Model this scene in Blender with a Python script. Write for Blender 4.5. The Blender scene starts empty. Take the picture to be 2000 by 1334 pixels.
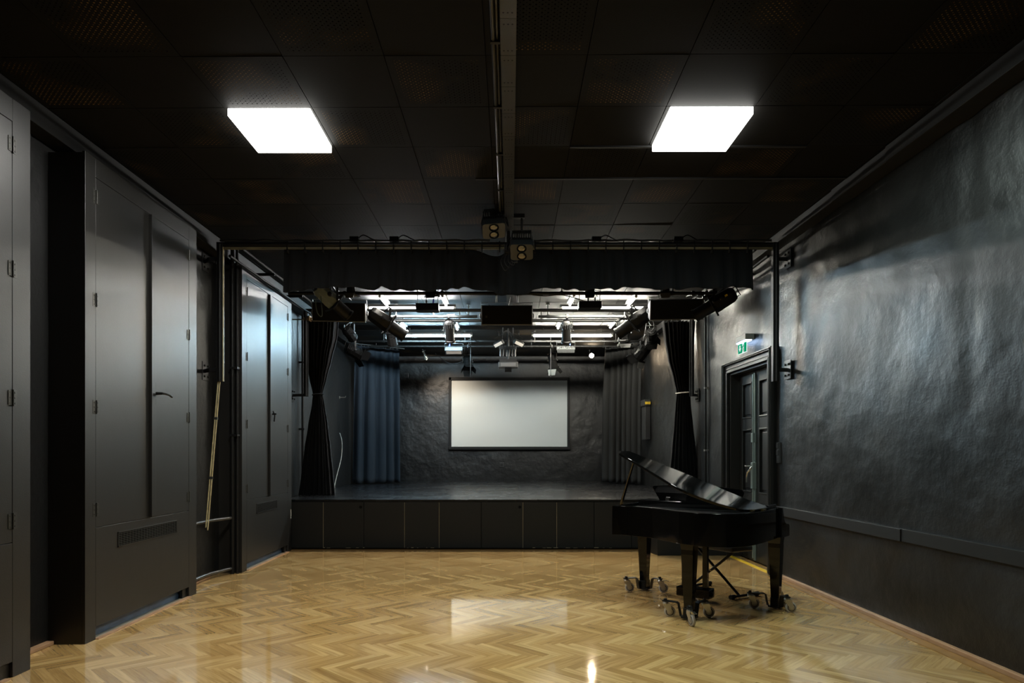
import bpy, bmesh, math, random
from mathutils import Vector, Matrix, noise
R = math.radians
random.seed(7)
C = bpy.context.scene.collection
sc = bpy.context.scene

# ---------------------------------------------------------------- camera geometry
F, CX, CY, H = 1333.33, 986.0, 885.0, 1.42      # focal length in pixels, principal point, eye height

def at(x, y, Y):                                  # point seen at pixel (x, y) at depth Y
    return Vector(((x - CX) / F * Y, Y, H - (y - CY) / F * Y))
def onz(x, y, z):                                 # ... on the horizontal plane z
    return at(x, y, (H - z) * F / (y - CY))
def px2m(Y): return Y / F

# ---------------------------------------------------------------- materials
MATS = {}
def mat(name, col, rough=0.5, metal=0.0, spec=0.5, bump=None, var=None, coat=0.0, emit=None, sheen=0.0, alpha=None, trans=0.0, rvar=None):
    """bump: list of (scale, strength, distance, detail); var: (scale, second colour, amount)"""
    if name in MATS: return MATS[name]
    m = bpy.data.materials.new(name); m.use_nodes = True
    nt = m.node_tree; N = nt.nodes; L = nt.links
    b = N['Principled BSDF']
    b.inputs['Base Color'].default_value = (*col, 1)
    b.inputs['Roughness'].default_value = rough
    b.inputs['Metallic'].default_value = metal
    b.inputs['Specular IOR Level'].default_value = spec
    b.inputs['Coat Weight'].default_value = coat
    b.inputs['Coat Roughness'].default_value = 0.03
    b.inputs['Sheen Weight'].default_value = sheen
    b.inputs['Transmission Weight'].default_value = trans
    if emit:
        b.inputs['Emission Color'].default_value = (*emit[0], 1)
        b.inputs['Emission Strength'].default_value = emit[1]
    tc = None
    def coords():
        nonlocal tc
        if tc is None: tc = N.new('ShaderNodeTexCoord')
        return tc.outputs['Object']
    prev = None
    for (s, st, d, det) in (bump or []):
        n = N.new('ShaderNodeTexNoise'); n.inputs['Scale'].default_value = s; n.inputs['Detail'].default_value = det
        L.new(coords(), n.inputs['Vector'])
        bp = N.new('ShaderNodeBump'); bp.inputs['Strength'].default_value = st; bp.inputs['Distance'].default_value = d
        L.new(n.outputs['Fac'], bp.inputs['Height'])
        if prev: L.new(prev.outputs['Normal'], bp.inputs['Normal'])
        prev = bp
    if prev: L.new(prev.outputs['Normal'], b.inputs['Normal'])
    if var:
        n = N.new('ShaderNodeTexNoise'); n.inputs['Scale'].default_value = var[0]; n.inputs['Detail'].default_value = 6
        L.new(coords(), n.inputs['Vector'])
        rp = N.new('ShaderNodeValToRGB'); rp.color_ramp.elements[0].position = .35; rp.color_ramp.elements[1].position = .7
        rp.color_ramp.elements[0].color = (*col, 1); rp.color_ramp.elements[1].color = (*var[1], 1)
        L.new(n.outputs['Fac'], rp.inputs['Fac']); L.new(rp.outputs['Color'], b.inputs['Base Color'])
    if rvar:
        n = N.new('ShaderNodeTexNoise'); n.inputs['Scale'].default_value = rvar[0]; n.inputs['Detail'].default_value = 4
        L.new(coords(), n.inputs['Vector'])
        mr = N.new('ShaderNodeMapRange'); mr.inputs['To Min'].default_value = rvar[1]; mr.inputs['To Max'].default_value = rvar[2]
        mr.inputs['From Min'].default_value = .3; mr.inputs['From Max'].default_value = .7
        L.new(n.outputs['Fac'], mr.inputs['Value']); L.new(mr.outputs['Result'], b.inputs['Roughness'])
    MATS[name] = m
    return m

# ---------------------------------------------------------------- mesh builder
class MB:
    def __init__(s): s.v = []; s.f = []; s.uv = None
    def add(s, vs, fs):
        o = len(s.v); s.v += [Vector(v) for v in vs]; s.f += [tuple(i + o for i in f) for f in fs]; return s
    def box(s, lo, hi):
        x0, y0, z0 = lo; x1, y1, z1 = hi
        return s.add([(x0,y0,z0),(x1,y0,z0),(x1,y1,z0),(x0,y1,z0),(x0,y0,z1),(x1,y0,z1),(x1,y1,z1),(x0,y1,z1)],
                     [(0,3,2,1),(4,5,6,7),(0,1,5,4),(1,2,6,5),(2,3,7,6),(3,0,4,7)])
    def obox(s, c, ax, ay, az, hx, hy, hz):           # oriented box: half sizes along three axes
        c = Vector(c); ax = Vector(ax).normalized()*hx; ay = Vector(ay).normalized()*hy; az = Vector(az).normalized()*hz
        q = [c + i*ax + j*ay + k*az for k in (-1,1) for (i,j) in ((-1,-1),(1,-1),(1,1),(-1,1))]
        return s.add(q, [(0,3,2,1),(4,5,6,7),(0,1,5,4),(1,2,6,5),(2,3,7,6),(3,0,4,7)])
    def ring(s, p, d, r, n=16, up=None):
        d = Vector(d).normalized()
        a = Vector(up) if up else (Vector((0,0,1)) if abs(d.z) < .9 else Vector((1,0,0)))
        a = (a - d*a.dot(d)).normalized(); b = d.cross(a)
        return [Vector(p) + (a*math.cos(2*math.pi*i/n) + b*math.sin(2*math.pi*i/n))*r for i in range(n)]
    def lathe(s, p, d, prof, n=20, up=None, cap=True, rot=0):
        """prof: list of (distance along d, radius)"""
        d = Vector(d).normalized(); p = Vector(p); o = len(s.v)
        for (t, r) in prof: s.v += s.ring(p + d*t, d, max(r, 1e-4), n, up)
        for k in range(len(prof)-1):
            for i in range(n):
                j = (i+1) % n
                s.f.append((o+k*n+i, o+k*n+j, o+(k+1)*n+j, o+(k+1)*n+i))
        if cap:
            s.f.append(tuple(o+i for i in reversed(range(n)))); e = o+(len(prof)-1)*n
            s.f.append(tuple(e+i for i in range(n)))
        return s
    def cyl(s, p0, p1, r, n=16, r2=None):
        p0, p1 = Vector(p0), Vector(p1)
        return s.lathe(p0, p1-p0, [(0, r), ((p1-p0).length, r if r2 is None else r2)], n)
    def tube(s, pts, r, n=8):
        pts = [Vector(p) for p in pts]; o = len(s.v); m = len(pts); ref = None
        for k, p in enumerate(pts):
            d = (pts[min(k+1,m-1)] - pts[max(k-1,0)]).normalized()
            if ref is None or abs(ref.dot(d)) > .98: ref = Vector((0,0,1)) if abs(d.z) < .9 else Vector((1,0,0))
            a = (ref - d*ref.dot(d)).normalized(); ref = a; b = d.cross(a)
            s.v += [p + (a*math.cos(2*math.pi*i/n) + b*math.sin(2*math.pi*i/n))*r for i in range(n)]
        for k in range(m-1):
            for i in range(n):
                j = (i+1) % n; s.f.append((o+k*n+i, o+k*n+j, o+(k+1)*n+j, o+(k+1)*n+i))
        s.f.append(tuple(o+i for i in reversed(range(n)))); s.f.append(tuple(o+(m-1)*n+i for i in range(n)))
        return s
    def bar(s, pts, w, h, side):
        """flat bar swept along pts; side = direction of its width"""
        pts = [Vector(p) for p in pts]; side = Vector(side).normalized(); o = len(s.v); m = len(pts)
        for k, p in enumerate(pts):
            d = (pts[min(k+1,m-1)] - pts[max(k-1,0)]).normalized(); nrm = d.cross(side).normalized()
            s.v += [p+side*w/2+nrm*h/2, p-side*w/2+nrm*h/2, p-side*w/2-nrm*h/2, p+side*w/2-nrm*h/2]
        for k in range(m-1):
            for i in range(4):
                j = (i+1) % 4; s.f.append((o+k*4+i, o+k*4+j, o+(k+1)*4+j, o+(k+1)*4+i))
        s.f.append((o+3,o+2,o+1,o)); s.f.append(tuple(o+(m-1)*4+i for i in range(4)))
        return s
    def prism(s, poly, z0, z1):
        n = len(poly); o = len(s.v)
        s.v += [Vector((p[0],p[1],z0)) for p in poly] + [Vector((p[0],p[1],z1)) for p in poly]
        s.f.append(tuple(o+i for i in reversed(range(n)))); s.f.append(tuple(o+n+i for i in range(n)))
        for i in range(n):
            j = (i+1) % n; s.f.append((o+i,o+j,o+n+j,o+n+i))
        return s
    def extrude(s, poly, vec):                          # closed 3D polygon extruded by a vector
        n = len(poly); o = len(s.v); vec = Vector(vec)
        s.v += [Vector(p) for p in poly] + [Vector(p)+vec for p in poly]
        s.f.append(tuple(o+i for i in reversed(range(n)))); s.f.append(tuple(o+n+i for i in range(n)))
        for i in range(n):
            j = (i+1) % n; s.f.append((o+i,o+j,o+n+j,o+n+i))
        return s
    def grid(s, fn, nu, nv):
        o = len(s.v)
        for j in range(nv+1):
            for i in range(nu+1): s.v.append(Vector(fn(i/nu, j/nv)))
        for j in range(nv):
            for i in range(nu):
                a = o+j*(nu+1)+i; s.f.append((a,a+1,a+nu+2,a+nu+1))
        return s
    def build(s, name, m, parent=None, loc=(0,0,0), smooth=None, bev=0, solid=0, origin=None, fix=True):
        me = bpy.data.meshes.new(name); loc = Vector(loc)
        me.from_pydata([v - loc for v in s.v], [], s.f)
        if fix:
            bm = bmesh.new(); bm.from_mesh(me); bmesh.ops.recalc_face_normals(bm, faces=bm.faces); bm.to_mesh(me); bm.free()
        if m: me.materials.append(m)
        o = bpy.data.objects.new(name, me); C.objects.link(o)
        if smooth:
            me.polygons.foreach_set('use_smooth', [True]*len(me.polygons)); me.set_sharp_from_angle(angle=R(smooth))
        if parent: o.parent = parent
        else: o.location = loc
        if bev:
            b = o.modifiers.new('bevel', 'BEVEL'); b.width = bev; b.segments = 2; b.limit_method = 'ANGLE'; b.angle_limit = R(40)
        if solid:
            b = o.modifiers.new('solid', 'SOLIDIFY'); b.thickness = solid; b.offset = 0
        return o

def tag(o, label, cat, group=None, kind=None):
    o['label'] = label; o['category'] = cat
    if group: o['group'] = group
    if kind: o['kind'] = kind
    return o
class Thing:
    """an Empty at the thing's base; parts are given in world coordinates (or local ones with local=True)"""
    def __init__(s, name, label, cat, loc=(0,0,0), group=None, kind=None, local=False, rz=0):
        s.e = bpy.data.objects.new(name, None); C.objects.link(s.e); s.e.empty_display_size = .1
        s.e.location = loc; s.e.rotation_euler = (0,0,rz); s.loc = Vector((0,0,0)) if local else Vector(loc)
        tag(s.e, label, cat, group, kind)
    def part(s, name, mb, m, parent=None, label=None, **k):
        o = mb.build(name, m, parent or s.e, s.loc, **k)
        if label: o['label'] = label
        return o
def solo(name, mb, m, label, cat, loc=(0,0,0), group=None, kind=None, **k):
    return tag(mb.build(name, m, None, loc, **k), label, cat, group, kind)
def dup(root, loc, rz, label, group=None):
    r = root.copy(); C.objects.link(r); r.location = loc; r.rotation_euler = (0,0,rz); r['label'] = label
    if group: r['group'] = group
    for ch in list(root.children):
        c = ch.copy(); C.objects.link(c); c.parent = r
        for g in ch.children:
            d = g.copy(); C.objects.link(d); d.parent = c
    return r

# ---------------------------------------------------------------- palette
PLASTER = mat('black_plaster_paint', (.006,.006,.0058), .42, spec=.5, bump=[(1.6,.15,.05,2),(4.2,.52,.030,9),(70,.32,.003,3)], rvar=(1.7,.33,.50))
PLASTERL = mat('black_left_plaster', (.006,.006,.006), .45, spec=.45, bump=[(2.0,.2,.05,3),(14,.4,.012,5),(90,.25,.004,3)])
CABPAINT = mat('black_cabinet_paint', (.0095,.009,.008), .42, spec=.55, bump=[(2.5,.10,.02,2),(120,.18,.0025,3)])
BLACKMETAL = mat('black_metal', (.006,.006,.006), .45, spec=.3, bump=[(200,.06,.001,2)])
BLACKMATTE = mat('matte_black', (.003,.003,.003), .75, spec=.05)
LAMPBLACK = mat('lamp_black', (.003,.003,.003), .6, spec=.08)
DARKPAINT = mat('dark_board_paint', (.008,.008,.008), .55, spec=.3, bump=[(150,.15,.0015,2)])
GREYMETAL = mat('grey_lamp_metal', (.035,.037,.038), .5, spec=.3, metal=.2)
BARREL = mat('dark_grey_barrel', (.009,.009,.009), .5, spec=.25)
CHROME = mat('chrome', (.75,.75,.73), .18, metal=1)
ZINC = mat('zinc_fork', (.55,.52,.46), .35, metal=.9)
STEELBAR = mat('grey_green_steel_bar', (.22,.28,.27), .35, metal=.6)
RUBBER = mat('grey_rubber_tyre', (.42,.40,.36), .6)
PIANO = mat('piano_black_lacquer', (.003,.003,.003), .07, spec=.36)
PIANOIN = mat('piano_inner_black', (.010,.010,.010), .35)
VELVET = mat('black_velvet', (.0035,.0033,.0037), .95, spec=.1, sheen=.04, bump=[(300,.2,.002,2)])
VALCLOTH = mat('black_valance_cloth', (.009,.0095,.0105), .95, spec=.1, sheen=.04, bump=[(300,.2,.002,2)])
COOLLITCLOTH = mat('cool_lit_stage_cloth', (.016,.021,.028), .9, spec=.15, bump=[(250,.3,.003,2)])  # grey cloth with the cool tube light tinted into its colour
BACKWALL = mat('rough_black_brick_paint', (.0035,.0035,.0036), .47, spec=.36, bump=[(2.5,.2,.04,3),(6.5,.55,.03,9),(60,.3,.004,3)])
GREYCLOTH = mat('grey_stage_cloth', (.013,.013,.0128), .9, spec=.15, bump=[(250,.3,.003,2)])
WOODTRIM = mat('pale_wood_trim', (.42,.25,.14), .45, var=(9,(.36,.20,.105),1))
SCREEN = mat('white_screen_cloth', (.41,.425,.415), .65, spec=.3)
WHITEPL = mat('white_plastic', (.75,.75,.73), .45)
PALEROD = mat('pale_yellow_rod', (.46,.38,.20), .5, var=(18,(.30,.24,.12),1))
BLUETAG = mat('blue_tag', (.02,.06,.55), .5)
YELLOW = mat('yellow_tape', (.70,.47,.02), .55)
LENS = mat('lens_glass', (.02,.02,.022), .05, spec=.8, coat=1)
AMBERLENS = mat('amber_lens', (.022,.016,.009), .12, spec=.8, coat=1, bump=[(120,.4,.004,1)])
CABLE = mat('black_cable', (.012,.012,.012), .5)
WHITECABLE = mat('pale_cable', (.30,.29,.25), .5)
BLUESTRIP = mat('blue_plinth', (.05,.095,.165), .4, var=(6,(.03,.045,.07),1))
CONCRETE = mat('grey_floor_strip', (.32,.28,.22), .4, var=(8,(.20,.18,.15),1))
# ================================================================ ROOM SHELL
ZC = 3.869; XL = -3.39; YB = 17.32; YR = -2.6
YS = 10.07; ZS = .735                                # stage front and deck height
def rw(Y): return 3.215 - .02*(Y - 4.2)              # the right wall runs a little askew
def struct(name, mb, m, label, cat, **k): return solo(name, mb, m, label, cat, kind='structure', **k)

# ---- floor: herringbone planks, one mesh
def math_node(N, L, op, a, b=None, c=None):
    n = N.new('ShaderNodeMath'); n.operation = op
    for i, v in enumerate((a, b, c)):
        if v is None: continue
        if isinstance(v, (int, float)): n.inputs[i].default_value = v
        else: L.new(v, n.inputs[i])
    return n.outputs[0]

def oak_material():
    m = bpy.data.materials.new('oak_parquet'); m.use_nodes = True
    N = m.node_tree.nodes; L = m.node_tree.links; b = N['Principled BSDF']
    uv = N.new('ShaderNodeUVMap'); uv.uv_map = 'plank'
    rn = N.new('ShaderNodeUVMap'); rn.uv_map = 'rnd'
    s = N.new('ShaderNodeSeparateXYZ'); L.new(uv.outputs[0], s.inputs[0])
    r = N.new('ShaderNodeSeparateXYZ'); L.new(rn.outputs[0], r.inputs[0])
    # grain: noise stretched along the plank, shifted per plank
    cmb = N.new('ShaderNodeCombineXYZ')
    L.new(math_node(N, L, 'MULTIPLY_ADD', s.outputs[0], 3.0, math_node(N, L, 'MULTIPLY', r.outputs[0], 50.0)), cmb.inputs[0])
    L.new(math_node(N, L, 'MULTIPLY', s.outputs[1], 45.0), cmb.inputs[1])
    L.new(math_node(N, L, 'MULTIPLY', r.outputs[1], 30.0), cmb.inputs[2])
    g = N.new('ShaderNodeTexNoise'); g.inputs['Scale'].default_value = 1.0; g.inputs['Detail'].default_value = 6; g.inputs['Distortion'].default_value = .6
    L.new(cmb.outputs[0], g.inputs['Vector'])
    base = N.new('ShaderNodeValToRGB'); e = base.color_ramp.elements
    e[0].position = 0; e[0].color = (.45,.27,.095,1); e[1].position = 1; e[1].color = (.72,.48,.20,1)
    e2 = base.color_ramp.elements.new(.5); e2.color = (.60,.37,.14,1)
    L.new(r.outputs[0], base.inputs['Fac'])
    gr = N.new('ShaderNodeValToRGB'); e = gr.color_ramp.elements
    e[0].position = .32; e[0].color = (.78,.74,.70,1); e[1].position = .62; e[1].color = (1.1,1.1,1.1,1)
    L.new(g.outputs['Fac'], gr.inputs['Fac'])
    mx = N.new('ShaderNodeMix'); mx.data_type = 'RGBA'; mx.blend_type = 'MULTIPLY'; mx.inputs['Factor'].default_value = 1
    L.new(base.outputs['Color'], mx.inputs['A']); L.new(gr.outputs['Color'], mx.inputs['B'])
    # dark joint round each plank
    W2 = .034
    edge = math_node(N, L, 'LESS_THAN', math_node(N, L, 'SUBTRACT', W2, math_node(N, L, 'ABSOLUTE', s.outputs[1])), .0011)
    mj = N.new('ShaderNodeMix'); mj.data_type = 'RGBA'; L.new(math_node(N, L, 'MULTIPLY', edge, .35), mj.inputs['Factor'])
    L.new(mx.outputs['Result'], mj.inputs['A']); mj.inputs['B'].default_value = (.05,.025,.01,1)
    # worn patches
    tc = N.new('ShaderNodeTexCoord'); w = N.new('ShaderNodeTexNoise'); w.inputs['Scale'].default_value = .9; w.inputs['Detail'].default_value = 5
    L.new(tc.outputs['Object'], w.inputs['Vector'])
    wr = N.new('ShaderNodeMapRange'); wr.inputs['From Min'].default_value = .35; wr.inputs['From Max'].default_value = .7
    wr.inputs['To Min'].default_value = .05; wr.inputs['To Max'].default_value = .11
    L.new(w.outputs['Fac'], wr.inputs['Value']); L.new(wr.outputs['Result'], b.inputs['Roughness'])
    L.new(mj.outputs['Result'], b.inputs['Base Color'])
    b.inputs['Specular IOR Level'].default_value = .6
    b.inputs['Coat Weight'].default_value = .7; b.inputs['Coat Roughness'].default_value = .045
    # cupped planks + grain relief
    cup = math_node(N, L, 'MULTIPLY', math_node(N, L, 'MULTIPLY', s.outputs[1], s.outputs[1]), 25.0)
    bp = N.new('ShaderNodeBump'); bp.inputs['Strength'].default_value = .22; bp.inputs['Distance'].default_value = .004
    L.new(cup, bp.inputs['Height'])
    n2 = N.new('ShaderNodeTexNoise'); n2.inputs['Scale'].default_value = 5.0; n2.inputs['Detail'].default_value = 3
    L.new(tc.outputs['Object'], n2.inputs['Vector'])
    b2 = N.new('ShaderNodeBump'); b2.inputs['Strength'].default_value = .05; b2.inputs['Distance'].default_value = .006
    L.new(n2.outputs['Fac'], b2.inputs['Height']); L.new(bp.outputs['Normal'], b2.inputs['Normal'])
    b3 = N.new('ShaderNodeBump'); b3.inputs['Strength'].default_value = .05; b3.inputs['Distance'].default_value = .001
    L.new(g.outputs['Fac'], b3.inputs['Height']); L.new(b2.outputs['Normal'], b3.inputs['Normal'])
    L.new(b3.outputs['Normal'], b.inputs['Normal']); L.new(b2.outputs['Normal'], b.inputs['Coat Normal'])
    return m
def make_floor():
    n, w = 6, .068; rt = random.Random(3); c45 = math.sqrt(.5)
    V = []; Fc = []; UV = []; RN = []
    x0, x1, y0, y1 = XL-.1, 3.45, YR-.1, YS+.1
    def plank(u0, v0, du, dv):
        long_u = du > dv
        a = rt.random(); q = [(u0,v0),(u0+du,v0),(u0+du,v0+dv),(u0,v0+dv)]
        P = [((u+v)*c45*w + .17, (v-u)*c45*w + 3.9) for u, v in q]
        if max(p[0] for p in P) < x0 or min(p[0] for p in P) > x1 or max(p[1] for p in P) < y0 or min(p[1] for p in P) > y1: return
        o = len(V); V.extend((p[0], p[1], 0) for p in P); Fc.append((o,o+1,o+2,o+3))
        hl, hw = max(du,dv)*w/2, min(du,dv)*w/2
        for (u, v) in q:
            lu, lv = (u-u0-du/2)*w, (v-v0-dv/2)*w
            UV.append((lu, lv) if long_u else (lv, lu)); RN.append((a, rt.random()*0 + (a*7.31) % 1))
    for m in range(-40, 41):
        for k in range(-260, 261):
            ku, kv = k + m*n, k - m*n
            cx, cy = (ku+kv)*c45*w, (kv-ku)*c45*w + 3.9
            if cx < x0-1 or cx > x1+1 or cy < y0-1 or cy > y1+1: continue
            plank(ku, kv, n, 1); plank(ku, kv+1, 1, n)
    me = bpy.data.meshes.new('floor'); me.from_pydata(V, [], Fc)
    for nm, dat in (('plank', UV), ('rnd', RN)):
        l = me.uv_layers.new(name=nm); l.data.foreach_set('uv', [x for t in dat for x in t])
    bm = bmesh.new(); bm.from_mesh(me)
    for f in bm.faces:
        if f.normal.z < 0: f.normal_flip()
    bm.to_mesh(me); bm.free()
    me.materials.append(oak_material())
    o = bpy.data.objects.new('floor', me); C.objects.link(o)
    return tag(o, 'glossy oak herringbone parquet floor of the hall', 'floor', kind='structure')
make_floor()

# ---- ceiling: painted panels, every other one perforated
def ceiling_material():
    m = bpy.data.materials.new('black_acoustic_panel'); m.use_nodes = True
    N = m.node_tree.nodes; L = m.node_tree.links; b = N['Principled BSDF']
    uv = N.new('ShaderNodeUVMap'); uv.uv_map = 'tile'; pf = N.new('ShaderNodeUVMap'); pf.uv_map = 'perf'
    s = N.new('ShaderNodeSeparateXYZ'); L.new(uv.outputs[0], s.inputs[0])
    p = N.new('ShaderNodeSeparateXYZ'); L.new(pf.outputs[0], p.inputs[0])
    def M(op, a, b=None, c=None): return math_node(N, L, op, a, b, c)
    def dots(off, rad):
        a = M('SUBTRACT', M('FRACT', M('ADD', M('DIVIDE', s.outputs[0], .0345), off)), .5)
        c = M('SUBTRACT', M('FRACT', M('ADD', M('DIVIDE', s.outputs[1], .0345), off)), .5)
        return M('LESS_THAN', M('ADD', M('MULTIPLY', a, a), M('MULTIPLY', c, c)), rad*rad)
    d = M('MAXIMUM', dots(0, .15), dots(.5, .10))
    inside = M('MULTIPLY', M('LESS_THAN', M('ABSOLUTE', M('SUBTRACT', s.outputs[0], .3135)), .262), M('LESS_THAN', M('ABSOLUTE', M('SUBTRACT', s.outputs[1], .3135)), .262))
    hole = M('MULTIPLY', M('MULTIPLY', d, inside), p.outputs[0])
    tc = N.new('ShaderNodeTexCoord')
    n1 = N.new('ShaderNodeTexNoise'); n1.inputs['Scale'].default_value = 1.6; n1.inputs['Detail'].default_value = 3; L.new(tc.outputs['Object'], n1.inputs['Vector'])
    tan = N.new('ShaderNodeValToRGB'); tan.color_ramp.elements[0].position = .50; tan.color_ramp.elements[1].position = .64
    tan.color_ramp.elements[0].color = (.001,.001,.001,1); tan.color_ramp.elements[1].color = (.22,.135,.055,1)
    L.new(n1.outputs['Fac'], tan.inputs['Fac'])
    n2 = N.new('ShaderNodeTexNoise'); n2.inputs['Scale'].default_value = 3.0; n2.inputs['Detail'].default_value = 5; L.new(tc.outputs['Object'], n2.inputs['Vector'])
    base = N.new('ShaderNodeValToRGB'); base.color_ramp.elements[0].color = (.0036,.0033,.0028,1); base.color_ramp.elements[1].color = (.0060,.0055,.0047,1)
    L.new(n2.outputs['Fac'], base.inputs['Fac'])
    mx = N.new('ShaderNodeMix'); mx.data_type = 'RGBA'; L.new(hole, mx.inputs['Factor']); L.new(base.outputs['Color'], mx.inputs['A']); L.new(tan.outputs['Color'], mx.inputs['B'])
    L.new(mx.outputs['Result'], b.inputs['Base Color'])
    b.inputs['Roughness'].default_value = .72
    L.new(M('MULTIPLY_ADD', hole, -.12, .12), b.inputs['Specular IOR Level'])
    n3 = N.new('ShaderNodeTexNoise'); n3.inputs['Scale'].default_value = 90; n3.inputs['Detail'].default_value = 3; L.new(tc.outputs['Object'], n3.inputs['Vector'])
    bp = N.new('ShaderNodeBump'); bp.inputs['Strength'].default_value = .15; bp.inputs['Distance'].default_value = .003; L.new(n3.outputs['Fac'], bp.inputs['Height'])
    b4 = N.new('ShaderNodeBump'); b4.invert = True; b4.inputs['Strength'].default_value = .5; b4.inputs['Distance'].default_value = .003; L.new(hole, b4.inputs['Height']); L.new(bp.outputs['Normal'], b4.inputs['Normal'])
    L.new(b4.outputs['Normal'], b.inputs['Normal'])
    return m
TS = .627; TX0 = -.118; TY0 = 4.2; TROT = .008
def tile_xy(i, j):                                     # corner of the ceiling panel grid
    x, y = TX0 + i*TS, TY0 + j*TS
    return (x + TROT*(y - TY0), y - TROT*x)
def make_ceiling():
    V = []; Fc = []; UV = []; PF = []; rt = random.Random(5); g = .0028
    for i in range(-6, 6):
        for j in range(-12, 22):
            perf = 1.0 if (i + j) % 2 else 0.0
            dz = rt.uniform(-.0007, .0007); tx, ty = rt.uniform(-.0007,.0007), rt.uniform(-.0007,.0007)
            lo = [g, g]; hi = [TS-g, TS-g]; o = len(V)
            for (a, c) in ((lo[0],lo[1]),(hi[0],lo[1]),(hi[0],hi[1]),(lo[0],hi[1])):
                bx, by = tile_xy(i + a/TS, j + c/TS)
                bx = min(max(bx, XL), 3.3); by = min(max(by, YR), YB)
                V.append((bx, by, ZC + dz + tx*(a/TS-.5)*2 + ty*(c/TS-.5)*2))
            V.extend((v[0], v[1], ZC+.018) for v in V[o:o+4])
            uvs = [(lo[0],lo[1]),(hi[0],lo[1]),(hi[0],hi[1]),(lo[0],hi[1])]
            Fc.append((o,o+3,o+2,o+1)); UV += [uvs[0],uvs[3],uvs[2],uvs[1]]; PF += [(perf,0)]*4
            for k in range(4):
                Fc.append((o+k,o+(k+1)%4,o+4+(k+1)%4,o+4+k)); UV += [(0,0)]*4; PF += [(0,0)]*4
    o = len(V); V += [(XL-.2,YR-.2,ZC+.019),(3.5,YR-.2,ZC+.019),(3.5,YB+.2,ZC+.019),(XL-.2,YB+.2,ZC+.019)]
    Fc.append((o,o+3,o+2,o+1)); UV += [(0,0)]*4; PF += [(0,0)]*4
    me = bpy.data.meshes.new('ceiling'); me.from_pydata(V, [], Fc)
    for nm, dat in (('tile', UV), ('perf', PF)):
        l = me.uv_layers.new(name=nm); l.data.foreach_set('uv', [x for t in dat for x in t])
    me.materials.append(ceiling_material())
    ob = bpy.data.objects.new('ceiling', me); C.objects.link(ob)
    return tag(ob, 'black panelled ceiling of alternating plain and perforated squares', 'ceiling', kind='structure')
make_ceiling()

def strip(i0, i1, j):
    mb = MB(); a = tile_xy(i0, j); c = tile_xy(i1, j)
    return mb.add([(a[0],a[1]-.012,ZC-.013),(c[0],c[1]-.012,ZC-.013),(c[0],c[1]+.012,ZC-.013),(a[0],a[1]+.012,ZC-.013),(a[0],a[1]-.012,ZC+.004),(c[0],c[1]-.012,ZC+.004),(c[0],c[1]+.012,ZC+.004),(a[0],a[1]+.012,ZC+.004)],
                  [(0,3,2,1),(4,5,6,7),(0,1,5,4),(1,2,6,5),(2,3,7,6),(3,0,4,7)])
struct('trim_10', strip(1.0, 4.0, 2), DARKPAINT, 'thin black cover strip across the ceiling just behind the right panel light', 'ceiling strip')
struct('trim_11', strip(-.25, 5.0, 3), DARKPAINT, 'thin black cover strip across the ceiling one panel beyond the right panel light', 'ceiling strip')
# ---- walls
def lump(p, a=1.0):
    return a*(.012*noise.noise(p*.9) + .006*noise.noise(p*2.7+Vector((9,3,1))) + .0025*noise.noise(p*7))
DY0, DY1, DZ = 8.06, 9.44, 2.52                        # door opening in the right wall
def wall_right():
    b = MB()
    def patch(Y0, Y1, z0, z1):
        nu, nv = max(2, int((Y1-Y0)/.06)), max(2, int((z1-z0)/.06))
        def fn(u, v):
            Y, z = Y0+(Y1-Y0)*u, z0+(z1-z0)*v
            d = lump(Vector((0,Y,z)), .4 + .6*min(1,max(0,(z-1.0)/.6)))
            if z > 1.6: d += .012*math.exp(-((Y-4.72)/.10)**2)*min(1,(z-1.6)/.4)
            if z < .9: d *= .3
            return (rw(Y)+.012+d, Y, z)
        b.grid(fn, nu, nv)
    patch(YR, DY0, 0, ZC+.02); patch(DY0, DY1, DZ, ZC+.02); patch(DY1, YB, 0, ZC+.02)
    for (Y0, Y1, z0) in ((YR, DY0, 0), (DY0, DY1, DZ), (DY1, YB, 0)):
        b.add([(rw(Y0)+.06,Y0,z0),(rw(Y1)+.06,Y1,z0),(rw(Y1)+.3,Y1,z0),(rw(Y0)+.3,Y0,z0),(rw(Y0)+.06,Y0,ZC),(rw(Y1)+.06,Y1,ZC),(rw(Y1)+.3,Y1,ZC),(rw(Y0)+.3,Y0,ZC)],
              [(0,3,2,1),(4,5,6,7),(0,1,5,4),(1,2,6,5),(2,3,7,6),(3,0,4,7)])
    return struct('wall_right', b, PLASTER, 'long black plastered wall on the right, lumpy under glossy paint', 'wall', smooth=60)
wall_right()
def wall_left():
    b = MB()
    def fn(u, v):
        Y, z = YR+(YB-YR)*u, (ZC+.02)*v
        return (XL - lump(Vector((4,Y,z)), .6), Y, z)
    b.grid(fn, 300, 60); b.box((XL-.3,YR,0),(XL-.06,YB,ZC))
    return struct('wall_left', b, PLASTERL, 'black plastered wall on the left behind the tall cabinets', 'wall', smooth=60)
wall_left()
def wall_back():
    b = MB()
    def fn(u, v):
        x, z = XL+(3.1-XL)*u, (ZC+.02)*v
        return (x, YB + 1.3*lump(Vector((x*1.3,8,z*1.3))), z)
    b.grid(fn, 120, 70); b.box((XL-.2,YB+.06,0),(3.4,YB+.3,ZC))
    return struct('wall_back', b, BACKWALL, 'rough black brick wall behind the stage', 'wall', smooth=60)
wall_back()
struct('wall_rear', MB().box((XL-.2,YR-.3,0),(3.7,YR,ZC)), PLASTERL, 'black wall behind the viewpoint closing the hall', 'wall')

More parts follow.
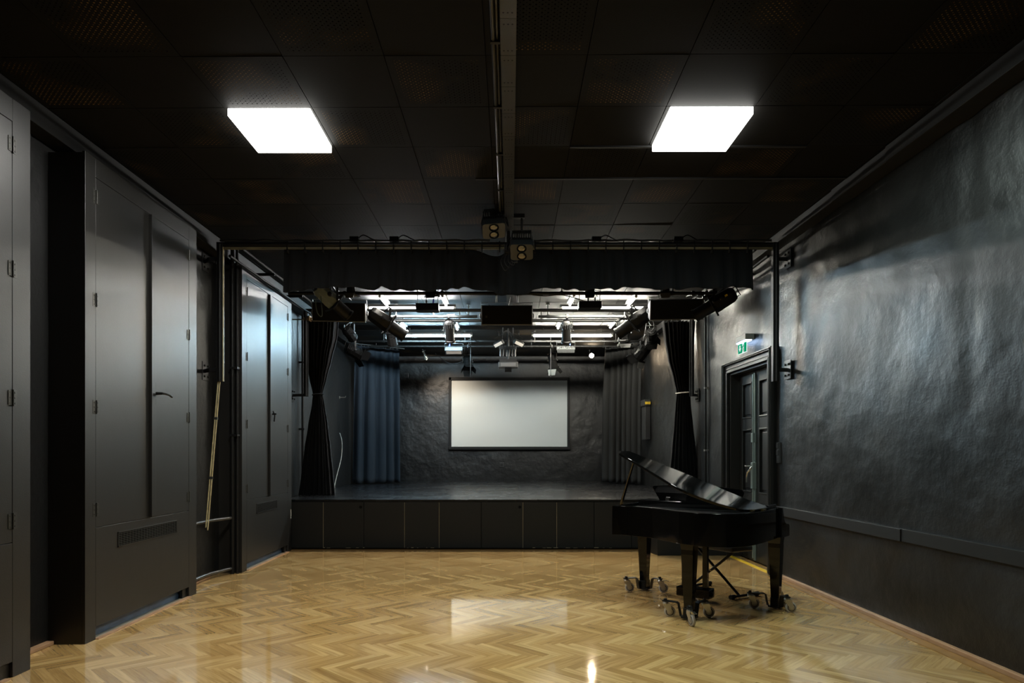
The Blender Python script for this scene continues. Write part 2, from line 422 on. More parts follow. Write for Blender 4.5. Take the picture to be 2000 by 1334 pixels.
# ceiling mouldings
b = MB(); 
for (Y0, Y1, dx, z0) in ((YR, 5.45, .155, 3.745), (5.45, 6.35, .14, 3.75), (6.35, YB, .125, 3.755)):
    b.add([(rw(Y0)-dx,Y0,z0),(rw(Y0)+.05,Y0,z0),(rw(Y0)+.05,Y0,ZC-.004),(rw(Y0)-dx,Y0,ZC-.004),(rw(Y1)-dx,Y1,z0),(rw(Y1)+.05,Y1,z0),(rw(Y1)+.05,Y1,ZC-.004),(rw(Y1)-dx,Y1,ZC-.004)],
          [(0,1,2,3),(4,7,6,5),(0,4,5,1),(1,5,6,2),(2,6,7,3),(3,7,4,0)])
struct('trim_1', b, DARKPAINT, 'black boxed moulding along the top of the right wall', 'moulding', bev=.004)
struct('trim_2', MB().box((XL-.02,YR,3.70),(XL+.145,YB,ZC-.004)), DARKPAINT, 'black boxed moulding along the top of the left wall', 'moulding', bev=.004)
# dado board: two lengths, the nearer one set a touch lower
def wall_box(Y0, Y1, z0, z1, d, off=0.0):
    o = MB(); a = rw(Y0), rw(Y1)
    o.add([(a[0]-d,Y0,z0),(a[0]+.03,Y0,z0),(a[0]+.03,Y0,z1),(a[0]-d,Y0,z1),(a[1]-d,Y1,z0),(a[1]+.03,Y1,z0),(a[1]+.03,Y1,z1),(a[1]-d,Y1,z1)],
          [(0,1,2,3),(4,7,6,5),(0,4,5,1),(1,5,6,2),(2,6,7,3),(3,7,4,0)])
    return o
struct('trim_3', wall_box(5.46, 7.86, .712, .812, .030), DARKPAINT, 'black dado board on the right wall from the door to the joint', 'dado rail', bev=.003)
struct('trim_4', wall_box(YR, 5.455, .714, .815, .022), DARKPAINT, 'black dado board on the right wall nearer than the joint', 'dado rail', bev=.003)
struct('baseboard_right', wall_box(YR, 7.86, 0.0, .040, .022), WOODTRIM, 'thin pale wooden baseboard strip under the right wall', 'baseboard', bev=.008)
struct('trim_5', wall_box(YR, 7.86, .0, .0045, .12), mat('oak_border', (.33,.18,.06), .2, var=(6,(.25,.13,.04),1)), 'straight oak border plank along the right wall', 'floor border')
struct('trim_6', MB().box((XL,9.95,0),(3.1,YS+.01,.004)), mat('dark_border', (.16,.085,.03), .3), 'dark straight border plank along the foot of the stage', 'floor border')
# left baseboards in the gaps between the cabinets
struct('baseboard_left', MB().box((XL-.02,4.48,0),(XL+.05,5.06,.03)).box((XL-.02,6.9,0),(XL+.05,7.75,.03)), WOODTRIM, 'short pale wooden floor strip at the foot of the left wall', 'baseboard', bev=.006)

# ================================================================ STAGE
st = Thing('stage', 'low black stage with a glossy deck and panelled front', 'stage', (0,YS,0))
DECK = mat('black_stage_deck', (.0065,.0065,.007), .24, spec=.4, bump=[(40,.03,.001,3)], rvar=(1.5,.20,.32))
dk = MB().prism([(XL+.02,YS-.02),(2.03,YS-.02),(2.10,9.46),(rw(9.46)-.03,9.46),(rw(YB)-.03,YB-.04),(XL+.02,YB-.04)], ZS-.03, ZS)
st.part('deck', dk, DECK)
seams = [-3.33] + [(x-CX)/F*YS for x in (632,711,790.5,858,940,1021.5,1087.5,1160,1233)] + [2.115]
PANEL = mat('black_stage_panel', (.0058,.006,.0052), .6, spec=.3, bump=[(160,.15,.0015,2)])
TANLINE = mat('raw_panel_edge', (.20,.17,.10), .7)
for i in range(len(seams)-1):
    a, c = seams[i]+.003, seams[i+1]-.003
    p = st.part('front_panel', MB().box((a,YS-.012,.022),(c,YS+.03,ZS-.036)), PANEL, bev=.002)
    if i in (1, 5, 8):
        hx = c-.045
        st.part('finger_hole', MB().lathe((hx,YS-.0135,ZS-.11),(0,1,0),[(0,.022),(.004,.022)],16), BLACKMATTE, parent=p)
    if i in (0, 2, 3, 5, 6):
        st.part('raw_edge', MB().box((c-.001,YS-.0128,.022),(c+.004,YS,ZS-.04)), TANLINE, parent=p)
st.part('front_joist', MB().box((XL+.03,YS+.03,0),(rw(YS)-.06,YS+.1,ZS-.031)), BLACKMATTE); st.part('rear_joist', MB().box((XL+.03,YB-.2,0),(2.8,YB-.1,ZS-.031)), BLACKMATTE)
st.part('wing_panel', MB().add([(2.115,9.46,0),(3.08,9.46,0),(3.08,YS,0),(2.03,YS-.02,0),(2.115,9.46,ZS-.031),(3.08,9.46,ZS-.031),(3.08,YS,ZS-.031),(2.03,YS-.02,ZS-.031)],
        [(0,3,2,1),(4,5,6,7),(0,1,5,4),(1,2,6,5),(2,3,7,6),(3,0,4,7)]), PANEL, bev=.003)
chips = MB(); rr = random.Random(8)
for (xa, xb) in ((632,640),(676,712),(795,858),(1040,1088),(1105,1150),(1160,1200)):
    x = (xa-CX)/F*YS
    while x < (xb-CX)/F*YS:
        w = rr.uniform(.01,.07); chips.box((x,YS-.0135,.022),(x+w,YS-.010,.022+rr.uniform(.004,.012))); x += w + rr.uniform(.01,.12)
st.part('paint_chips', chips, TANLINE)['kind'] = 'stuff'  # bare spots of chipped paint along the foot of the panels

# ================================================================ DOOR in the right wall
class WallFrame:                                        # local frame on the right wall: along Y, up z, d out into the room
    def __init__(s): s.t = Vector((-.02,1,0)).normalized(); s.n = Vector((-1,-.02,0)).normalized()
    def P(s, Y, z, d): return Vector((rw(Y), Y, z)) + s.n*d
    def box(s, mb, Y0, Y1, z0, z1, d0, d1):
        q = [s.P(Y,z,d) for z in (z0,z1) for (Y,d) in ((Y0,d1),(Y0,d0),(Y1,d0),(Y1,d1))]
        return mb.add(q, [(0,3,2,1),(4,5,6,7),(0,1,5,4),(1,2,6,5),(2,3,7,6),(3,0,4,7)])
WF = WallFrame()
DOORP = mat('black_door_paint', (.010,.010,.0095), .36, bump=[(90,.12,.0015,3)])
dr = Thing('door_1', 'tall black panelled double door with steel bar in the right wall', 'door', (rw(8.75),8.75,0), kind='structure')
cs = MB()
for (w, d0, d1) in ((.150,-.02,.022),(.150,.02,.040),(.055,-.10,.030)):
    pass
def casing(mb, inner, outer, d0, d1):
    WF.box(mb, DY0-outer, DY0-inner, 0, DZ+outer, d0, d1); WF.box(mb, DY1+inner, DY1+outer, 0, DZ+outer, d0, d1)
    WF.box(mb, DY0-outer, DY1+outer, DZ+inner, DZ+outer, d0, d1)
cs = MB(); casing(cs, .0, .145, -.02, .028); casing(cs, .105, .145, -.02, .062); casing(cs, .118, .132, -.02, .075); casing(cs, .0, .03, -.02, .045); casing(cs, .045, .06, -.02, .036)
dr.part('casing', cs, DOORP, bev=.004)
jb = MB(); WF.box(jb, DY0-.02, DY0+.03, 0, DZ, -.26, .0); WF.box(jb, DY1-.03, DY1+.02, 0, DZ, -.26, .0); WF.box(jb, DY0-.02, DY1+.02, DZ-.03, DZ+.02, -.26, .0); WF.box(jb, DY0-.1,DY1+.1,0,DZ+.1,-.34,-.26)
dr.part('jamb', jb, DOORP, bev=.003)
DM = 8.84
for (Ya, Yb) in ((DY0+.03, DM-.004), (DM+.004, DY1-.03)):
    lf = MB(); D0, D1 = -.175, -.125; s = .115
    WF.box(lf, Ya, Ya+s, .02, DZ-.03, D0, D1); WF.box(lf, Yb-s, Yb, .02, DZ-.03, D0, D1)
    rails = [(.02,.30),(.78,.90),(1.74,1.88),(2.36,DZ-.03)]
    for (z0,z1) in rails: WF.box(lf, Ya+s, Yb-s, z0, z1, D0, D1)
    leaf = dr.part('leaf', lf, DOORP, bev=.003)
    for (z0,z1) in ((.30,.78),(.90,1.74),(1.88,2.36)):
        pm = MB(); WF.box(pm, Ya+s, Yb-s, z0, z1, D0+.005, D0+.02)
        WF.box(pm, Ya+s+.055, Yb-s-.055, z0+.055, z1-.055, D0+.02, D0+.034)
        for (a,c,e,f) in ((Ya+s,Yb-s,z0,z0+.022),(Ya+s,Yb-s,z1-.022,z1),(Ya+s,Ya+s+.022,z0,z1),(Yb-s-.022,Yb-s,z0,z1)): WF.box(pm, a,c,e,f, D1-.005, D1+.008)
        dr.part('panel', pm, DOORP, parent=leaf, bev=.004)
hb = MB(); WF.box(hb, DM-.022, DM+.022, .03, DZ-.06, -.125, -.105); hb.tube([WF.P(DM-.01,.06,-.088), WF.P(DM-.01,DZ-.08,-.088)], .011, 10)
for z in (1.62,): WF.box(hb, DM-.03, DM+.03, z-.06, z+.06, -.125, -.075)
WF.box(hb, DM-.032, DM+.032, .96, 1.30, -.125, -.072)
dr.part('locking_bar', hb, STEELBAR, label='grey green steel locking bar', bev=.003)
hn = MB(); hn.cyl(WF.P(DM+.09,1.25,-.125), WF.P(DM+.09,1.25,-.05), .011, 12); hn.tube([WF.P(DM+.09,1.25,-.055), WF.P(DM+.15,1.25,-.05), WF.P(DM+.20,1.255,-.06)], .010, 10)
hn.lathe(WF.P(DM+.09,1.25,-.125), WF.n, [(0,.026),(.008,.026)], 16)
dr.part('lever_handle', hn, CHROME, label='chrome lever handle', smooth=50)
hn = MB(); hn.tube([WF.P(DM+.0,1.24,-.075), WF.P(DM+.01,1.20,-.05), WF.P(DM+.04,1.17,-.035), WF.P(DM+.055,1.10,-.025), WF.P(DM+.05,1.04,-.025)], .012, 10)
dr.part('panic_handle', hn, CHROME, label='curved chrome panic handle', smooth=50)
tp = MB(); WF.box(tp, DY0-.02, DY1+.06, .0, .008, -.02, .028)
struct('trim_7', tp, YELLOW, 'yellow warning strip on the floor along the door threshold', 'threshold strip')
dv = MB(); WF.box(dv, DY0-.36+.16, DY0-.155, 2.40, 2.62, .0, .05)
solo('door_junction_box', dv, mat('grey_green_box', (.10,.12,.115), .4), 'small grey box on the wall beside the top of the door frame', 'junction box', loc=WF.P(DY0-.2,2.40,0), bev=.004)

# exit sign above the door
ex = Thing('exit_sign', 'lit green emergency exit sign on a grey box above the door', 'exit sign', WF.P(8.74,2.66,0))
h = MB(); WF.box(h, 8.58, 8.93, 2.852, 2.925, -.01, .105)
ex.part('lamp_box', h, mat('grey_sign_box', (.20,.21,.19), .5), bev=.004)
h = MB(); WF.box(h, 8.595, 8.915, 2.838, 2.8525, .02, .095)
ex.part('light_strip', h, mat('blue_white_strip', (.5,.6,.9), .5, emit=((.5,.68,1.0), 9)))
h = MB(); WF.box(h, 8.60, 8.91, 2.695, 2.838, .072, .080)
pl = ex.part('sign_plate', h, mat('sign_white', (.4,.43,.42), .9, spec=0, emit=((.75,.95,.9), .35)))
GREEN = mat('sign_green', (.0,.07,.03), .9, spec=0, emit=((.0,.36,.16), .35))
def sp(mb, poly, d0=.0805, d1=.0820):                  # polygon on the plate, x in metres from the left of the plate, seen from the room
    q = [WF.P(8.91 - x, 2.695 + z, d0) for x, z in poly]; mb.extrude(q, WF.n*(d1-d0)); return mb
for q in ([(.012,.012),(.150,.012),(.150,.131),(.012,.131)], [(.222,.012),(.298,.012),(.298,.131),(.222,.131)]): ex.part('green_field', sp(MB(), q), GREEN, parent=pl)
SIGNW = mat('sign_mark', (.5,.53,.52), .9, spec=0, emit=((.8,1,.95), .4))
h = MB()
sp(h, [(.066,.075),(.098,.075),(.098,.115),(.066,.115)], .0822, .083); sp(h, [(.045,.075),(.119,.075),(.082,.028)], .0822, .083)   # down arrow
ex.part('arrow', h, SIGNW, parent=pl)
h = MB()                                                # running figure in the doorway
c = [(.186+.011*math.cos(t*math.pi/6), .112+.011*math.sin(t*math.pi/6)) for t in range(12)]
sp(h, c, .0822, .083); sp(h, [(.172,.098),(.196,.102),(.188,.062),(.172,.066)], .0822, .083)
for (a, bb) in (((.176,.066),(.160,.028)),((.186,.064),(.204,.044)),((.204,.044),(.200,.020)),((.174,.096),(.156,.076)),((.194,.099),(.212,.084))):
    n = Vector((-(bb[1]-a[1]), bb[0]-a[0])).normalized()*.005
    sp(h, [(a[0]+n[0],a[1]+n[1]),(a[0]-n[0],a[1]-n[1]),(bb[0]-n[0],bb[1]-n[1]),(bb[0]+n[0],bb[1]+n[1])], .0822, .083)
ex.part('running_figure', h, GREEN, parent=pl)
for z in (2.845,):
    pass
# switches right of the door
sw = Thing('wall_switch', 'three gang black light switch and socket beside the door frame', 'switch', WF.P(7.80,1.30,0))
h = MB(); WF.box(h, 7.785, 7.87, 1.305, 1.545, -.012, .012); sw.part('plate', h, mat('switch_black', (.03,.03,.03), .3), bev=.004)
for k in range(3):
    h = MB(); WF.box(h, 7.797, 7.858, 1.318+k*.078, 1.378+k*.078, .012, .022 if k else .016)
    r = sw.part('rocker' if k else 'socket', h, mat('switch_black', (.03,.03,.03), .3), bev=.004)
# ================================================================ GRAND PIANO
PM = Vector((1.96,6.65,0)); PK = Vector((.78,-.62,0)).normalized(); PU = Vector((-.62,-.78,0)).normalized()
def pk(k, u, z): return PM + PK*k + PU*u + Vector((0,0,z))
def crom(pts, n=5):
    out = []
    for i in range(len(pts)-1):
        p0, p1, p2, p3 = pts[max(i-1,0)], pts[i], pts[i+1], pts[min(i+2,len(pts)-1)]
        for k in range(n):
            t = k/n
            out.append(.5*((2*p1)+(p2-p0)*t+(2*p0-5*p1+4*p2-p3)*t*t+(3*p1-p0-3*p2+p3)*t**3))
    return out + [pts[-1]]
def offset_poly(poly, d):
    n = len(poly); area = sum(poly[i].x*poly[(i+1)%n].y - poly[(i+1)%n].x*poly[i].y for i in range(n)); sg = 1 if area > 0 else -1
    out = []
    for i in range(n):
        a, b, c = poly[i-1], poly[i], poly[(i+1)%n]
        e1 = (b-a).normalized(); e2 = (c-b).normalized()
        n1 = Vector((-e1.y,e1.x,0))*sg; n2 = Vector((-e2.y,e2.x,0))*sg
        m = (n1+n2); m = m/max(m.length_squared/2, .4)
        out.append(b + m*d)
    return out
ZT, ZB = .92, .648
pno = Thing('grand_piano', 'black lacquered small grand piano with raised lid and curved front', 'piano', PM, local=False)
front = crom([onz(x,y,ZT) for x,y in ((1195.5,988),(1215,988.6),(1240,990),(1270,992.3),(1300,996),(1330,1000),(1365,1002.8),(1400,1004.3),(1425,1004.6),(1450,1003.6),(1470,1002),(1490,998.6),(1508,995),(1525,991))], 10)
for p in front: p.z = 0
outline = [Vector((*pk(-.69,-.03,0).xy,0))] + front
inner = offset_poly(outline, .032)
n = len(outline); rim = MB(); o = 0
rim.v = [Vector((p.x,p.y,ZB)) for p in outline] + [Vector((p.x,p.y,ZT)) for p in outline] + [Vector((p.x,p.y,ZT)) for p in inner] + [Vector((p.x,p.y,ZB)) for p in inner]
for i in range(n):
    j = (i+1) % n
    for k in range(4): rim.f.append((k*n+i, k*n+j, ((k+1)%4)*n+j, ((k+1)%4)*n+i))
pno.part('rim', rim, PIANO, bev=.004, smooth=35)
pno.part('soundboard', MB().prism([(p.x,p.y) for p in offset_poly(outline,.030)], ZT-.05, ZT-.03), PIANOIN)
pno.part('bottom_board', MB().prism([(p.x,p.y) for p in offset_poly(outline,.030)], ZB+.01, ZB+.03), PIANOIN)
def kbox(mb, k0,k1,u0,u1,z0,z1):
    q = [pk(k,u,z) for z in (z0,z1) for (k,u) in ((k0,u0),(k1,u0),(k1,u1),(k0,u1))]
    return mb.add(q, [(0,3,2,1),(4,5,6,7),(0,1,5,4),(1,2,6,5),(2,3,7,6),(3,0,4,7)])
pno.part('top_board', kbox(MB(), -.63,.655,-.03,.20, ZT-.03,.952), PIANO, bev=.005)
arm_prof = [(-.01,.645),(-.245,.645),(-.250,.66),(-.250,.745),(-.235,.757),(-.16,.765),(-.115,.785),(-.085,.82),(-.065,.87),(-.05,ZT),(-.01,ZT)]
for k0 in (-.70,.665):
    pno.part('cheek', MB().extrude([pk(k0,u,z) for u,z in arm_prof], PK*.045), PIANO, bev=.004)
pno.part('key_bed', kbox(MB(), -.66,.67,-.245,.0,.645,.70), PIANO, bev=.004)
pno.part('fallboard', MB().extrude([pk(-.655,u,z) for u,z in ((-.20,.70),(-.20,.735),(-.06,.77),(-.03,.90),(-.01,.90),(-.01,.70))], PK*1.32), PIANO, bev=.004)
# lid: a slab hinged on the straight side
TH = R(23.6); HK, HZ = .665, .936
Lk = (-PK*math.cos(TH) + Vector((0,0,math.sin(TH)))); Lp = pk(HK,0,HZ); Ln = PU.cross(Lk).normalized()
if Ln.z < 0: Ln = -Ln
def onlid(x, y, down=0.0):
    d = Vector((x-CX, F, -(y-CY))); o = Vector((0,0,H)); return o + d*((Lp - Ln*down - o).dot(Ln)/d.dot(Ln))
low = [onlid(x,y) for x,y in ((1210,884.5),(1222,892),(1240,902),(1262,915),(1290,932),(1322,951),(1355,966),(1385,977),(1410,985),(1437,992.5),(1455,995.2),(1474,995.2),(1488,993),(1503,990.3))]
low = crom(low, 3)
top = [onlid(x,y) for x,y in ((1455,973.5),(1366,936),(1282,901.5),(1238,884.5),(1229,880.8),(1218,880.5),(1212,881.8))]
lid = pno.part('lid', MB().extrude(low + top, -Ln*.022), PIANO, bev=.003, label='raised glossy lid')
for x in (1492.,1470.):
    p = onlid(x, 994 if x > 1480 else 995.5)
    pno.part('hinge', MB().obox(p - Ln*.010, PU, PK, Ln, .035,.012,.008), mat('brass_hinge', (.45,.33,.12), .3, metal=1), parent=lid)
pno.part('bumper', MB().obox(onlid(1211,883.5), PU, PK, Ln, .012,.012,.014), CHROME, parent=lid)
pb = onz(1213.5,984,ZT); pt = onlid(1238,901,.022)
pno.part('prop_stick', MB().cyl(pb, pt, .016, 12, r2=.011), PIANO, smooth=50)
# music desk standing on the top board
dk = [(-.455,.952),(.36,.952),(.405,1.05),(.395,1.078),(.20,1.10),(-.05,1.108),(-.30,1.106),(-.50,1.092),(-.515,1.075)]
pno.part('music_desk', MB().extrude([pk(k, .06+(z-.95)*.30, z) for k,z in dk], PU*.016), PIANO, bev=.003)
pno.part('desk_hinge', MB().obox(pk(-.36,.085,.962), PK, PU, Vector((0,0,1)), .02,.012,.014), CHROME)
# legs
LEGS = [(1.447,7.075),(1.574,5.82),(2.480,6.245)]
for (x,y) in LEGS:
    c = Vector((x,y,0)); l = MB()
    for (z,h) in ((.035,.036),(.10,.036),(.56,.054),(.60,.054),(ZB+.012,.060)):
        l.v += [c + PK*i*h + PU*j*h + Vector((0,0,z)) for i,j in ((-1,-1),(1,-1),(1,1),(-1,1))]
    for k in range(4):
        for i in range(4): j=(i+1)%4; l.f.append((k*4+i,k*4+j,(k+1)*4+j,(k+1)*4+i))
    l.f += [(3,2,1,0),(16,17,18,19)]
    pno.part('leg', l, PIANO, bev=.004)
# pedal lyre
ly = MB(); lc = Vector((1.84,6.60,0))
def lb(mb,k0,k1,u0,u1,z0,z1):
    q = [lc+PK*k+PU*u+Vector((0,0,z)) for z in (z0,z1) for (k,u) in ((k0,u0),(k1,u0),(k1,u1),(k0,u1))]
    return mb.add(q, [(0,3,2,1),(4,5,6,7),(0,1,5,4),(1,2,6,5),(2,3,7,6),(3,0,4,7)])
pno.part('pedal_box', lb(MB(),-.165,.165,-.07,.07,.035,.125), PIANO, bev=.008)
for k in (-.105,.105): pno.part('lyre_post', lb(MB(), k-.024,k+.024,-.022,.022,.125,ZB+.012), PIANO, bev=.003)
for k in (-.08,0,.08):
    pno.part('pedal', lb(MB(), k-.012,k+.012,-.16,-.07,.06,.072), mat('brass_pedal', (.5,.38,.15), .25, metal=1), bev=.004)

# ---- wheeled dollies under the legs
def dolly(name, label, c, wheels):
    t = Thing(name, label, 'dolly', (c[0],c[1],0), group='wheeled dollies under the piano legs')
    c = Vector((c[0],c[1],0)); br = MB()
    br.obox(c+Vector((0,0,.024)), PK, PU, (0,0,1), .055,.055,.008)
    for s in (-1,1): br.obox(c+PU*s*.048+Vector((0,0,.06)), PK, PU, (0,0,1), .035,.006,.045)
    t.part('foot_cup', br, BLACKMETAL, bev=.002)
    for (x, y, hx, hy, brake) in wheels:
        hd = Vector((hx,hy,0)).normalized(); w = Vector((x,y,0)); stem = w - hd*.036
        d = (stem - c); d.z = 0; r = d.length; d.normalize(); side = Vector((-d.y,d.x,0))
        arm = t.part('arm', MB().bar([c+d*.03+Vector((0,0,.026)), c+d*.075+Vector((0,0,.028)), c+d*(.095)+Vector((0,0,.130)), c+d*(.108)+Vector((0,0,.138)), c+d*(r+.025)+Vector((0,0,.140))], .046,.009, side), BLACKMETAL, bev=.002)
        k = MB().lathe(stem+Vector((0,0,.144)), (0,0,1), [(0,.015),(.014,.015),(.018,.010)], 6)
        t.part('bolt', k, BLACKMETAL, parent=arm)
        ax = Vector((-hd.y,hd.x,0)); wc = w + Vector((0,0,.0475))
        fk = MB().lathe(stem+Vector((0,0,.108)), (0,0,1), [(0,.022),(.012,.026),(.026,.020)], 16)
        for s in (-1,1):
            fk.extrude([stem+ax*s*.018-hd*.018+Vector((0,0,.118)), stem+ax*s*.018+hd*.040+Vector((0,0,.118)), wc+ax*s*.018+hd*.016+Vector((0,0,.01)), wc+ax*s*.018+hd*.010-Vector((0,0,.014)), wc+ax*s*.018-hd*.012-Vector((0,0,.010)), stem+ax*s*.018-hd*.018+Vector((0,0,.095))], ax*s*.0025)
        fk.obox(stem+hd*.010+Vector((0,0,.117)), hd, ax, (0,0,1), .028,.020,.003)
        fk.cyl(wc-ax*.024, wc+ax*.024, .006, 10)
        cst = t.part('caster', fk, ZINC, bev=.001)
        t.part('wheel', MB().lathe(wc-ax*.0125, ax, [(0,.030),(0,.040),(.002,.0455),(.006,.0475),(.019,.0475),(.023,.0455),(.025,.040),(.025,.030)], 32), RUBBER, parent=cst, smooth=50)
        t.part('hub', MB().lathe(wc-ax*.0135, ax, [(0,.034),(.003,.0365),(.024,.0365),(.027,.034)], 28).lathe(wc-ax*.015, ax, [(0,.010),(.030,.010)], 12), mat('dark_hub', (.03,.03,.03), .5), parent=cst)
        t.part('hub_cap', MB().lathe(wc-ax*.0150, ax, [(0,.020),(.0012,.027),(.0288,.027),(.030,.020)], 28), mat('hub_disc', (.40,.36,.29), .5), parent=cst)
        if brake:
            t.part('brake_lever', MB().bar([stem+hd*.0+Vector((0,0,.121)), stem+hd*.06+Vector((0,0,.123)), stem+hd*.085+Vector((0,0,.116)), stem+hd*.097+Vector((0,0,.111))], .026,.004, ax), CHROME, parent=cst, bev=.001)
dolly('piano_dolly', 'black three wheeled dolly under the piano leg nearest the stage', LEGS[0], [(1.277,6.985,1,.05,0),(1.613,6.946,1,-.1,1),(1.50,7.27,1,.3,0)])
dolly('piano_dolly', 'black three wheeled dolly under the front piano leg, one braked wheel facing out', LEGS[1], [(1.430,5.921,1,-.1,0),(1.767,5.911,1,-.15,0),(1.535,5.605,.25,-1,1)])
dolly('piano_dolly', 'black three wheeled dolly under the piano leg nearest the right wall', LEGS[2], [(2.283,6.253,1,-.05,0),(2.548,6.077,1,-.05,1),(2.60,6.40,1,-.1,0)])

# ---- folding bench behind the piano
BC = Vector((2.20,6.98,0)); BK = Vector((.5,-.86,0)).normalized(); BU = Vector((.86,.5,0)).normalized()
bn = Thing('folding_piano_bench', 'folding black bench with crossed tube legs behind the piano', 'bench', BC)
def bp(k,u,z): return BC + BK*k + BU*u + Vector((0,0,z))
b = MB(); q = [bp(k,u,0) for k,u in ((-.29,-.15),(.29,-.15),(.29,.15),(-.29,.15))]; b.prism([(p.x,p.y) for p in q], .445,.50)
bn.part('seat', b, mat('black_vinyl', (.012,.012,.012), .45), bev=.015)
for s, u in ((1,-.10),(-1,-.065)):
    f = MB().cyl(bp(-.31*s,u,.018), bp(.26*s,u,.445), .0135, 10); f.cyl(bp(-.31*s,-.17,.022), bp(-.31*s,.17,.022), .0135, 10)
    fr = bn.part('leg_frame', f, BLACKMETAL, smooth=50)
    for uu in (-.17,.17):
        bn.part('foot_cap', MB().cyl(bp(-.31*s,uu-.03,.022), bp(-.31*s,uu+.03,.022), .022, 12), mat('black_rubber', (.01,.01,.01), .7), parent=fr, smooth=50)
bn.part('pivot', MB().cyl(bp(-.025,-.12,.232), bp(-.025,-.05,.232), .010, 8), CHROME)
# ================================================================ TALL CABINETS on the left
XF = -3.115
def cabinet(label, y0, yl, ym, yr, y1, handle, vent, lock=False):
    t = Thing('tall_wall_cabinet', label, 'cabinet', (XF, y0, 0), group='tall black cabinets along the left wall')
    ZTOP = 3.665; b = MB(); T = .022
    b.box((XL-.03,y0,0),(XF-T,y0+T,ZTOP-.01)).box((XL-.03,y1-T,0),(XF-T,y1,ZTOP-.01)).box((XL-.03,y0+T,ZTOP-.03),(XF-T,y1-T,ZTOP-.01))
    b.box((XF-T,y0,0),(XF,yl,ZTOP)).box((XF-T,yr,0),(XF,y1,ZTOP)).box((XF-T,yl,3.52),(XF,yr,ZTOP))
    b.box((XL-.02,y0+T,.10),(XL+.02,y1-T,ZTOP-.03)).box((XL+.02,y0+T,.84),(XF-T-.01,y1-T,.86))
    b.box((XF-T-.03,y0+T,0),(XF-T,yl+.03,.16)).box((XF-T-.03,yr-.09,0),(XF-T,y1-T,.16))
    t.part('body', b, CABPAINT, bev=.002)
    t.part('lower_panel', MB().box((XF-T,yl+.002,.100),(XF,yr-.002,.851)), CABPAINT, bev=.0015)
    t.part('plinth', MB().box((XF-.085,y0+T+.03,0),(XF-.065,y1-T-.03,.18)), BLUESTRIP)
    hz = (3.37,2.585,1.77,.99)
    for side, (a, c) in enumerate(((yl+.003, ym-.002),(ym+.003, yr-.003))):
        d = t.part('door', MB().box((XF-T,a,.8555),(XF-.001,c,3.5165)), CABPAINT, bev=.0015)
        hy = a if side == 0 else c; sg = 1 if side == 0 else -1
        for z in hz:
            h = MB().box((XF-.002,hy-.004-sg*.030-.026,z-.05),(XF+.0025,hy-.004-sg*.030+.030,z+.05)) if False else MB()
            h.box((XF-.002,min(hy-.003*sg,hy-.040*sg),z-.052),(XF+.002,max(hy-.003*sg,hy-.040*sg),z+.052))
            h.box((XF-.002,min(hy+.003*sg,hy+.036*sg),z-.046),(XF+.003,max(hy+.003*sg,hy+.036*sg),z+.046))
            h.cyl((XF+.006,hy,z-.052),(XF+.006,hy,z+.052),.0065,10)
            for q in (-.034,0,.034):
                for e in (-.022,.022): h.lathe((XF+.002,hy+e*sg,z+q),(1,0,0),[(0,.0065),(.003,.005)],8)
            t.part('hinge', h, mat('worn_hinge', (.05,.05,.045), .38, metal=.5), parent=d)
        if side == 0:
            t.part('cover_strip', MB().box((XF-.001,ym-.055,.86),(XF+.028,ym+.012,3.51)), CABPAINT, parent=d, bev=.003)
        if side == handle[0]:
            zz = handle[1]; yy = ym+.04
            k = MB().lathe((XF-.001,yy,zz),(1,0,0),[(0,.035),(.006,.035),(.010,.014),(.075,.011)],14).box((XF-.001,yy-.018,zz-.10),(XF+.006,yy+.018,zz+.10))
            k.tube([(XF+.07,yy,zz),(XF+.085,yy+.03,zz-.002),(XF+.09,yy+.09,zz-.006),(XF+.088,yy+.14,zz-.02)] if handle[2] else [(XF+.03,yy,zz+.04),(XF+.05,yy+.005,zz-.02),(XF+.04,yy+.01,zz-.10)], .010, 10)
            t.part('handle', k, BLACKMETAL, parent=d, smooth=50)
    if vent:
        va, vc = vent; v = MB(); z0, z1 = .662,.785
        v.box((XF-.002,va,z0),(XF+.006,vc,z0+.010)).box((XF-.002,va,z1-.010),(XF+.006,vc,z1)).box((XF-.002,va,z0),(XF+.006,va+.012,z1)).box((XF-.002,vc-.012,z0),(XF+.006,vc,z1))
        for k in range(1,8):
            z = z0 + .005 + k*(z1-z0-.01)/8; v.box((XF-.001,va+.01,z-.0022),(XF+.004,vc-.01,z+.0022))
        m = 22
        for k in range(1,m):
            y = va+(vc-va)*k/m; v.box((XF-.001,y-.003,z0+.006),(XF+.003,y+.003,z1-.006))
        vt = t.part('vent_grille', v, CABPAINT)
        t.part('vent_opening', MB().box((XF-.003,va+.008,z0+.006),(XF+.0006,vc-.008,z1-.006)), BLACKMATTE, parent=vt)
    if lock: t.part('latch', MB().box((XF-.004,y1-.05,.50),(XF+.006,y1-.025,.60)).box((XF-.004,y1-.05,.47),(XF+.004,y1-.02,.49)), mat('worn_latch', (.35,.34,.30), .5), bev=.002)
    return t
cabinet('tall black double door cabinet nearest the viewer, cut by the left edge', 2.65, 2.78, 3.60, 4.320, 4.482, (0,1.95,True), None)
cabinet('tall black double door cabinet with a long lever handle and vent, second from viewer', 5.066, 5.197, 6.027, 6.732, 6.897, (1,1.95,True), (5.493,6.478))
cabinet('tall black double door cabinet beside the stage, brightly lit door tops', 8.09, 8.24, 9.05, 9.80, 9.97, (1,1.94,False), (8.56,9.33), True)
b = MB()
for (a,c) in ((2.82,4.28),(5.20,6.72),(8.25,9.79)): b.box((XF-.15,a,-.002),(XF-.012,c,.006))
struct('trim_8', b, CONCRETE, 'bare grey floor strip under the cabinets', 'floor strip')
b = MB()
